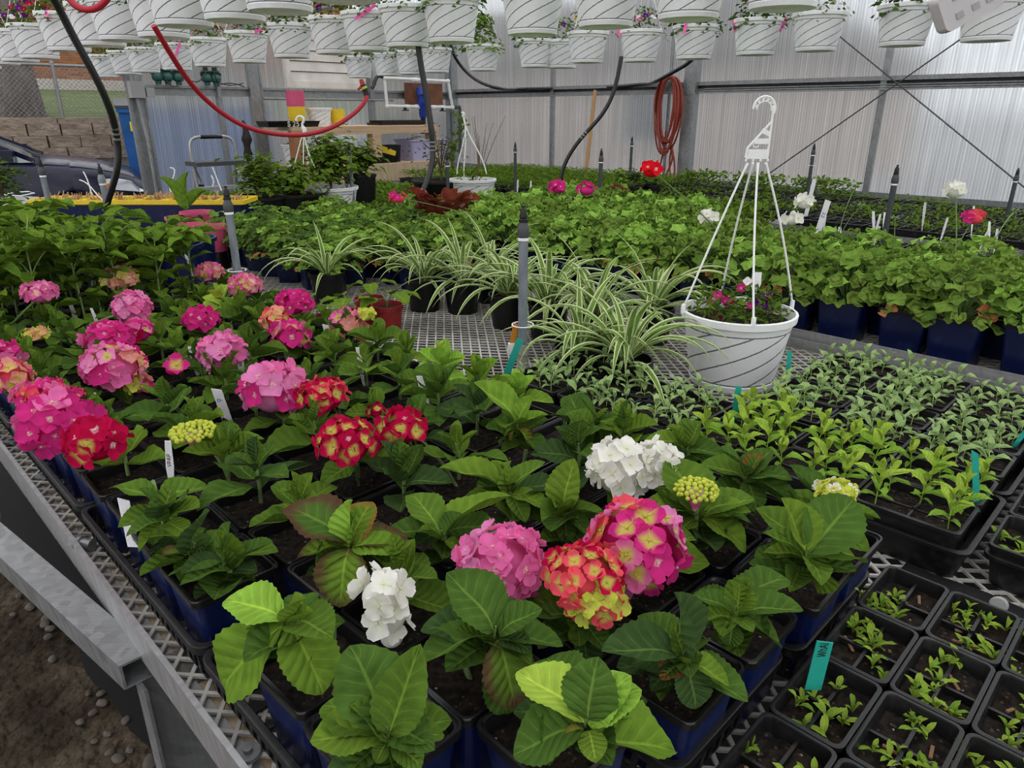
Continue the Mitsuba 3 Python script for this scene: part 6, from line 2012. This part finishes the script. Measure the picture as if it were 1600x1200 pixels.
for r in range(7):
    for k in range(13):
        x, y = -6.30 + .57 * k + (.1 if r % 2 else 0), 2.60 + .292 * r
        if (-3.6 < x < -1.9 and r < 4) or (x >= -1.9 and r < 3) or x > 1.2 or (-3.6 < x < -2.4 and r < 5):
            continue
        kind, w = (F_LOW, 'fine green seedlings') if x < -3.6 else ((F_TALL, 'leafy young plants') if x < -2.0 else ((F_SPARSE, 'sparse young seedlings') if (r + k) % 3 else (F_EMPTY, 'bare dark cells')))
        t = thing('flat_tray', f'flat of {w} behind the geraniums, {ORD[r]} row, {ORD[k]} from the end', 'tray', 'flats behind the geraniums')
        instance(t, rnd.choice(kind), mv(x, y, BENCH_Z + .002))

# ---- potted shrubs and tubs at the far end of the benches
def shrub(label, cat, px, py, z, potR, poth, mat_, H, R, n, tone, size, stemmy=True, zone=0, taper=.8, white=False, name='potted_shrub'):
    c = at(px, py, z)
    t = thing(name, label, cat)
    base = z - poth
    if base > BENCH_Z + .02:
        put(t, 'stand_pot', MB().lathe([(0, BENCH_Z - base + .002), (potR * .7, BENCH_Z - base + .002), (potR * .72, .002), (0, .002)], 20, mv(c[0], c[1], base)).ply('black_plastic', 40))
    if white:
        k = potR / .152
        for nm, q in (('pot', BASKET), ('rim', BASKET_RIM), ('soil', BASKET_SOIL)):
            put(t, nm, q, mv(c[0], c[1], base) @ sc(k, k, poth / .202))
    else:
        put(t, 'pot', round_pot(potR, poth, taper, .008).ply(mat_, 40), mv(c[0], c[1], base))
        put(t, 'soil', ROUND_SOIL, mv(c[0], c[1], z - .03) @ sc(potR * .88 / .066))
    r = random.Random(int(px * 7 + py))
    mb, st = MB(), MB()
    lv, lf, luv = leaf_blob
    for i in range(max(5, n // 40)):
        a, q = r.uniform(0, 6.3), R * .6 * r.random()
        tip = np.array([c[0] + q * math.cos(a), c[1] + q * math.sin(a), z + H * r.uniform(.6, .95)])
        st.tube(curve([(c[0], c[1], z - .03), ((c[0] * 2 + tip[0]) / 3, (c[1] * 2 + tip[1]) / 3, z + H * .4), tip], 6), .005, 5)
        for j in range(n // max(5, n // 40)):
            s = r.uniform(.25, 1.05)
            p = np.array([c[0], c[1], z]) + (tip - [c[0], c[1], z]) * s + np.array([r.gauss(0, R * .30), r.gauss(0, R * .30), r.gauss(0, R * .16)])
            m = align(p, p - np.array([c[0], c[1], z - .05]) + np.array([r.uniform(-.1, .1), r.uniform(-.1, .1), .12]), size * r.uniform(.6, 1.3), r.uniform(0, 6))
            mb.add(lv @ m[:3, :3].T + m[:3, 3], lf, coded(luv, tone + r.randrange(2), zone))
    put(t, 'stems', st.ply('woody_stem' if stemmy else 'stem', True), kind='stuff')
    put(t, 'foliage', mb.ply('leaf'), kind='stuff')
    return t, c


shrub('small round-leaved shrub in a black pot behind the cut-leaf geraniums', 'potted plant', 402, 306, .99, .19, .22, 'black_plastic', .26, .15, 420, 2, .055)
shrub('low bushy plant in a wide black pot next to the white tub', 'potted plant', 456, 300, .99, .25, .20, 'black_plastic', .17, .24, 520, 2, .06)
shrub('tall leafy shrub in a large white spiral basket', 'potted plant', 517, 291, 1.00, .20, .24, 'white_plastic', .36, .25, 900, 2, .06, white=True)
shrub('leafy plant in a black nursery pot behind the white basket', 'potted plant', 562, 272, 1.06, .13, .28, 'black_plastic', .24, .16, 320, 2, .07)
shrub('brown twiggy plant in a low round black pot', 'potted plant', 690, 281, .98, .25, .16, 'black_plastic', .48, .24, 240, 0, .04, zone=1)
t, c = shrub('silvery trailing plant in a white spiral basket with raised hanger arms', 'hanging basket', 738, 279, 1.0, .20, .22, 'white_plastic', .08, .20, 160, 3, .03, white=True, name='standing_basket')
wd = (c[1] - c[0]) / math.sqrt(2)
for px, py in ((714, 272), (725, 276), (760, 272)):
    put(t, 'hanger_arm', MB().tube(curve([at_depth(723, 178, wd), at_depth(727, 196, wd), at_depth((px + 729) / 2, 232, wd), at_depth(px, py, wd)], 12), .006, 5).ply('white_plastic'))
put(t, 'hook', MB().tube(curve([at_depth(723, 182, wd), at_depth(724, 177, wd), at_depth(721, 176, wd)], 6), .012, 6).ply('white_plastic'))
t = thing('climbing_vine', 'thin green vine climbing the corner drop pipe', 'vine')
mb = MB()
lv, lf, luv = leaf_blob
for i in range(130):
    q = U(0, 1)
    p = at_depth(710 + 12 * math.sin(q * 5) + U(-9, 9), 172 + 85 * q, 9.9)
    m = align(p, [U(-1, 1), U(-1, 1), .5], .06 * U(.6, 1.3), U(0, 6))
    mb.add(lv @ m[:3, :3].T + m[:3, 3], lf, coded(luv, 2 + rnd.randrange(2), 0))
put(t, 'foliage', mb.ply('leaf'), kind='stuff')
put(t, 'stem', MB().tube(curve([at_depth(718, 268, 9.9), at_depth(706, 225, 9.9), at_depth(714, 195, 9.9), at_depth(709, 172, 9.9)], 14), .007, 5).ply('stem'))
t = thing('dry_branches', 'bare brown twigs fanning out before the side wall corner', 'twigs')
r = random.Random(8)
for i in range(9):
    e = (748 + r.uniform(-12, 42), r.uniform(172, 215))
    put(t, 'twig', MB().tube(curve([at_depth(748, 285, 8.3), at_depth(750 + (e[0] - 750) * .3, 245, 8.3), at_depth(*e, 8.3)], 8), np.linspace(.007, .0025, 8), 4).ply('woody_stem'))
# dark red begonias
c = at(690, 325, 1.02)
t = thing('red_begonia', 'clump of dark red and pink-blotched begonia leaves among the geraniums', 'begonia')
put(t, 'pot', BLACK_POT, mv(c[0], c[1], BENCH_Z + .002) @ sc(1.2))
for i in range(26):
    a, el = i * 2.4, math.radians(U(5, 60))
    b = np.array([c[0] + .13 * math.cos(a) * U(.2, 1), c[1] + .13 * math.sin(a) * U(.2, 1), 1.0 + U(-.04, .05)])
    e = b + .13 * np.array([math.cos(a) * math.cos(el), math.sin(a) * math.cos(el), math.sin(el)])
    k = ('beg', i % 3, i % 2)
    if k not in _cache:
        v, f, uv = leaf_template(8, 4, .1, .2, .02, 1, .42, .1, i % 3)
        _cache[k] = mikit.ply((v, f), 'red_leaf', True, uv=uv)
    put(t, 'leaf', _cache[k], frame(b, e, .7, U(-.5, .5)))
# ---- left end: white tub, navy tubs, pink pots, yellow-rimmed tray of dried plants
shrub('small green shrub in a white window box at the picture edge', 'potted plant', 6, 312, .98, .20, .16, 'white_plastic', .26, .18, 260, 1, .05)
for i, (px, py, R) in enumerate(((285, 371, .15), (262, 380, .15), (105, 385, .15))):
    c = at(px, py, .965)
    t = thing('tub', f'large round navy plastic tub {["beside the cut-leaf geraniums", "next to the other tub", "half hidden by the pepper plants"][i]}', 'tub', 'navy tubs')
    put(t, 'tub', round_pot(R, .21, .82, .012).ply('navy_plastic', 40), mv(c[0], c[1], BENCH_Z + .003))
    put(t, 'soil', ROUND_SOIL, mv(c[0], c[1], BENCH_Z + .17) @ sc(R * .85 / .066))
for i, (px, py) in enumerate(((296, 350), (283, 338), (330, 352), (165, 372), (172, 395), (306, 330))):
    c = at(px, py, .97 if i < 5 else 1.0)
    t = thing('plant_pot', f'pink plastic pot {["in front of the dried plants", "behind the front pink pot", "beside the grey riser", "among the pepper stems", "lowest among the pepper stems", "farthest back"][i]}', 'plant pot', 'pink pots at the bench end')
    put(t, 'pot', tapered(.065, .088, .13).ply('pink_plastic', 40), mv(c[0], c[1], (.97 if i < 5 else 1.0) - .13))
    if c[2] - .13 > BENCH_Z + .02:
        put(t, 'base', MB().lathe([(0, BENCH_Z + .002), (.07, BENCH_Z + .002), (.06, c[2] - .13)], 16, mv(c[0], c[1], 0)).ply('black_plastic', 40))
    put(t, 'soil', ROUND_SOIL, mv(c[0], c[1], c[2] - .03) @ sc(1.1))
mat('dry_plant', proc(lambda p, n, uv: mix(C3(.30, .17, .07), C3(.62, .40, .20), noise(p.x * 40, p.y * 40, p.z * 40))), .8)
for i in range(7):
    px = 100 + 42 * i
    c = at(px, 306, 1.03)
    t = thing('dried_plant_tray', f'yellow-rimmed box of dried brown plants, {ORD[i]} from the picture edge', 'planter box', 'yellow-rimmed boxes of dried plants')
    m = mv(c[0], c[1], BENCH_Z + .003) @ rz(.78)
    put(t, 'box', MB().loft([rrect(.13, .10, .02, 0), rrect(.15, .12, .02, .24)], cap0=True).ply('navy_plastic', 40), m)
    put(t, 'rim', MB().loft([rrect(.15, .12, .02, .235), rrect(.16, .13, .02, .24), rrect(.16, .13, .02, .265), rrect(.148, .118, .02, .265), rrect(.14, .11, .02, .22)]).ply('yellow_plastic', 40), m)
    put(t, 'soil', soil_ply(.135, .105, .015, i), m @ mv(0, 0, .225))
    mb = MB()
    for k in range(46):
        a, q = U(0, 6.3), U(0, .12)
        b = np.array([q * math.cos(a), q * .8 * math.sin(a), .22])
        e = b + np.array([U(-.05, .05), U(-.05, .05), U(.02, .085)])
        mb.tube([b, (b + e) / 2 + [U(-.01, .01), U(-.01, .01), 0], e], [.0035, .007, .002], 4, False)
    put(t, 'dried_plants', mb.ply('dry_plant'), m, kind='stuff')
t = thing('aloe', 'pale striped agave-like plant rising above the pepper plants', 'succulent')
c = at(291, 335, 1.0)
put(t, 'pot', BLACK_POT, mv(c[0], c[1], BENCH_Z + .002) @ sc(1, 1, 1.9))
wd = (c[1] - c[0]) / math.sqrt(2)
for tip, w_ in (((296, 268), .17), ((247, 277), .14), ((325, 298), .13), ((280, 300), .2), ((300, 300), .2)):
    put(t, 'leaf', leaf_ply(2, 4, 0), frame(at_depth(291, 328, wd), at_depth(*tip, wd), w_))
for i, s in enumerate((((124, 281), (132, 284), (150, 302), (172, 318)), ((266, 262), (271, 263), (270, 280), (268, 300)), ((332, 261), (340, 282), (346, 298)), ((330, 274), (333, 280), (332, 292)), ((130, 268), (138, 285), (143, 305)))):
    t = thing('wire_hook', f'thin white wire rod sticking up at the bench end, {ORD[i]} from the picture edge', 'wire', 'white wire rods')
    put(t, 'rod', MB().tube(curve([at_depth(*e, 4.4) for e in s], 10), .004, 5).ply('white_plastic'))
# small pots by the side wall
for i, (px, py, m_, lab) in enumerate(((970, 298, 'red_plastic', 'small red pot with a light green leafy plant by the side wall'), (1018, 296, 'black_plastic', 'small black pot under the bright red geranium flower'), (990, 298, 'black_plastic', 'small black pot with dark foliage beside the red pot'))):
    shrub(lab, 'potted plant', px, py - 8, .90, .09, .14, m_, .16 if i != 1 else .05, .09, 70, 3 if i == 0 else 0, .05, False, zone=0 if i < 2 else 1, name='small_potted_plant')

# ---- plant tags
TAGS = [(198, 806, .915, .062, .019, .05, None, 'large blank white tag in the aisle-edge pots', .1), (262, 720, .93, .075, .015, .15, 'VPAP', 'white tag lettered VPAP beside the yellow bud cluster', 0), (118, 490, .90, .07, .016, -.15, None, 'slanting white tag left of the tall rosy mophead', 0), (153, 500, .92, .07, .012, -.2, None, 'white tag behind the hot pink mopheads', 0), (89, 537, .90, .07, .012, -.2, None, 'white tag beside the half-open yellow cluster', 0), (330, 452, .92, .05, .018, 0, 'ECT', 'white tag printed in blue before the farthest pink mophead', 0), (296, 448, .92, .07, .009, -.1, 'VAN D', 'narrow lettered tag in the far row', 0), (509, 493, .93, .055, .019, 0, 'L', 'white tag next to the dark magenta mophead', 0), (514, 522, .93, .055, .018, -.15, 'EV', 'white tag with blue print before the soft pink mophead', 0), (375, 566, .93, .06, .015, .1, 'MAV', 'white tag with black letters before the violet-pink mophead', 0), (389, 550, .93, .07, .014, -.1, None, 'pale pink tag standing behind the violet-pink mophead', 0), (302, 555, .93, .045, .016, -.1, 'K', 'small white tag behind the few magenta florets', 0), (346, 623, .93, .045, .022, -.2, '9', 'short white tag behind the yellow bud cluster', 0), (664, 607, .945, .055, .017, -.25, 'EL', 'white tag leaning in the leafy pots by the open mesh', 0), (564, 565, .93, .07, .013, -.1, 'ABC', 'thin lettered tag below the open mesh', 0), (149, 633, .92, .055, .009, .15, None, 'thin white tag behind the huge pink mophead', 0), (175, 408, .95, .07, .012, 0, None, 'white tag above the peach mophead', 0), (140, 425, .95, .06, .016, .1, None, 'white tag among the pepper stems', 0), (292, 398, .96, .06, .01, -.2, None, 'narrow tag at the last pepper tray', 0), (1284, 334, 1.0, .14, .035, .2, 'ZZ', 'tall white tag in the flats behind the white geraniums', .1), (1268, 455 - 160, 1.0, .13, .03, .1, None, 'white tag at the far flats by the wall', 0)]
for px, py, z, h, w, lean, txt, lab, _ in TAGS:
    c = at(px, py, z)
    label_tag(c[0], c[1], c[2] - h * .45, h, w, rot=U(.7, .9), lean=(lean * .8, -.04), text=txt, label=lab, pointed=w < .018, foot=max(.012, c[2] - h * .45 - (.856 if px < 700 and z < .965 else .755)), ink='blue_ink' if txt in ('ECT', 'EV', 'EL', 'L', '9') else 'ink')
for i in range(22):
    px, py = [(1316, 350), (1337, 310), (1385, 322), (1395, 325), (1372, 348), (1448, 312), (1497, 330), (1525, 318), (1540, 355), (1555, 340), (1562, 352), (1375, 330), (1425, 400), (1500, 385), (1120, 300), (1138, 302), (840, 275), (868, 276), (640, 300), (655, 330), (722, 308), (574, 338)][i]
    c = at(px, py, 1.0)
    c[1] = 4.40 if 4.43 < c[1] < 5.03 else c[1]
    label_tag(c[0], c[1], .92, .065, .017, foot=.14, rot=U(.4, 1.1), lean=(U(-.25, .25), U(-.2, .1)), label='white plant tag sticking up from the far flats and geraniums', group='white tags in the far flats')
# teal tags in the seedling flats
for px, py, z, h, w, lean, lab, txt in ((1536, 742, .90, .105, .0125, -.35, 'tall teal tag at the corner of the bright seedling flat', None), (1590, 680, .86, .05, .012, .5, 'teal tag leaning at the outer end of the middle flat', None), (1234, 566, .89, .07, .012, -.1, 'teal tag behind the white potted basket', None), (1153, 612, .90, .03, .014, 0, 'short teal tag before the white potted basket', None), (798, 548, .90, .075, .020, .45, 'teal tag beside the orange lever', None), (1284, 1018, .885, .036, .021, .03, 'teal tag lettered in black at the corner flat', 'WhAl')):
    c = at(px, py, z)
    label_tag(c[0], c[1], z - h * .5, h, w, rot=.78, lean=(lean * .8, -.04), foot=max(.012, z - h * .5 - .822), bsdf='teal_plastic', text=txt, label=lab, kind='teal_tag', pointed=False)

# ---- parts of instances that nobody could count
for k, d in list(scene.items()):
    if isinstance(d, dict) and d.get('type') == 'instance':
        for nm in scene[d['g']['id']]:
            if nm in ('foliage', 'plants', 'stems'):
                labels[f'{k}__{nm}'] = {'kind': 'stuff'}
for k, d in labels.items():
    import re
    if len(re.findall(r'[A-Za-z0-9]+', d.get('label', ''))) > 16:
        print('LONG', k, d['label'])
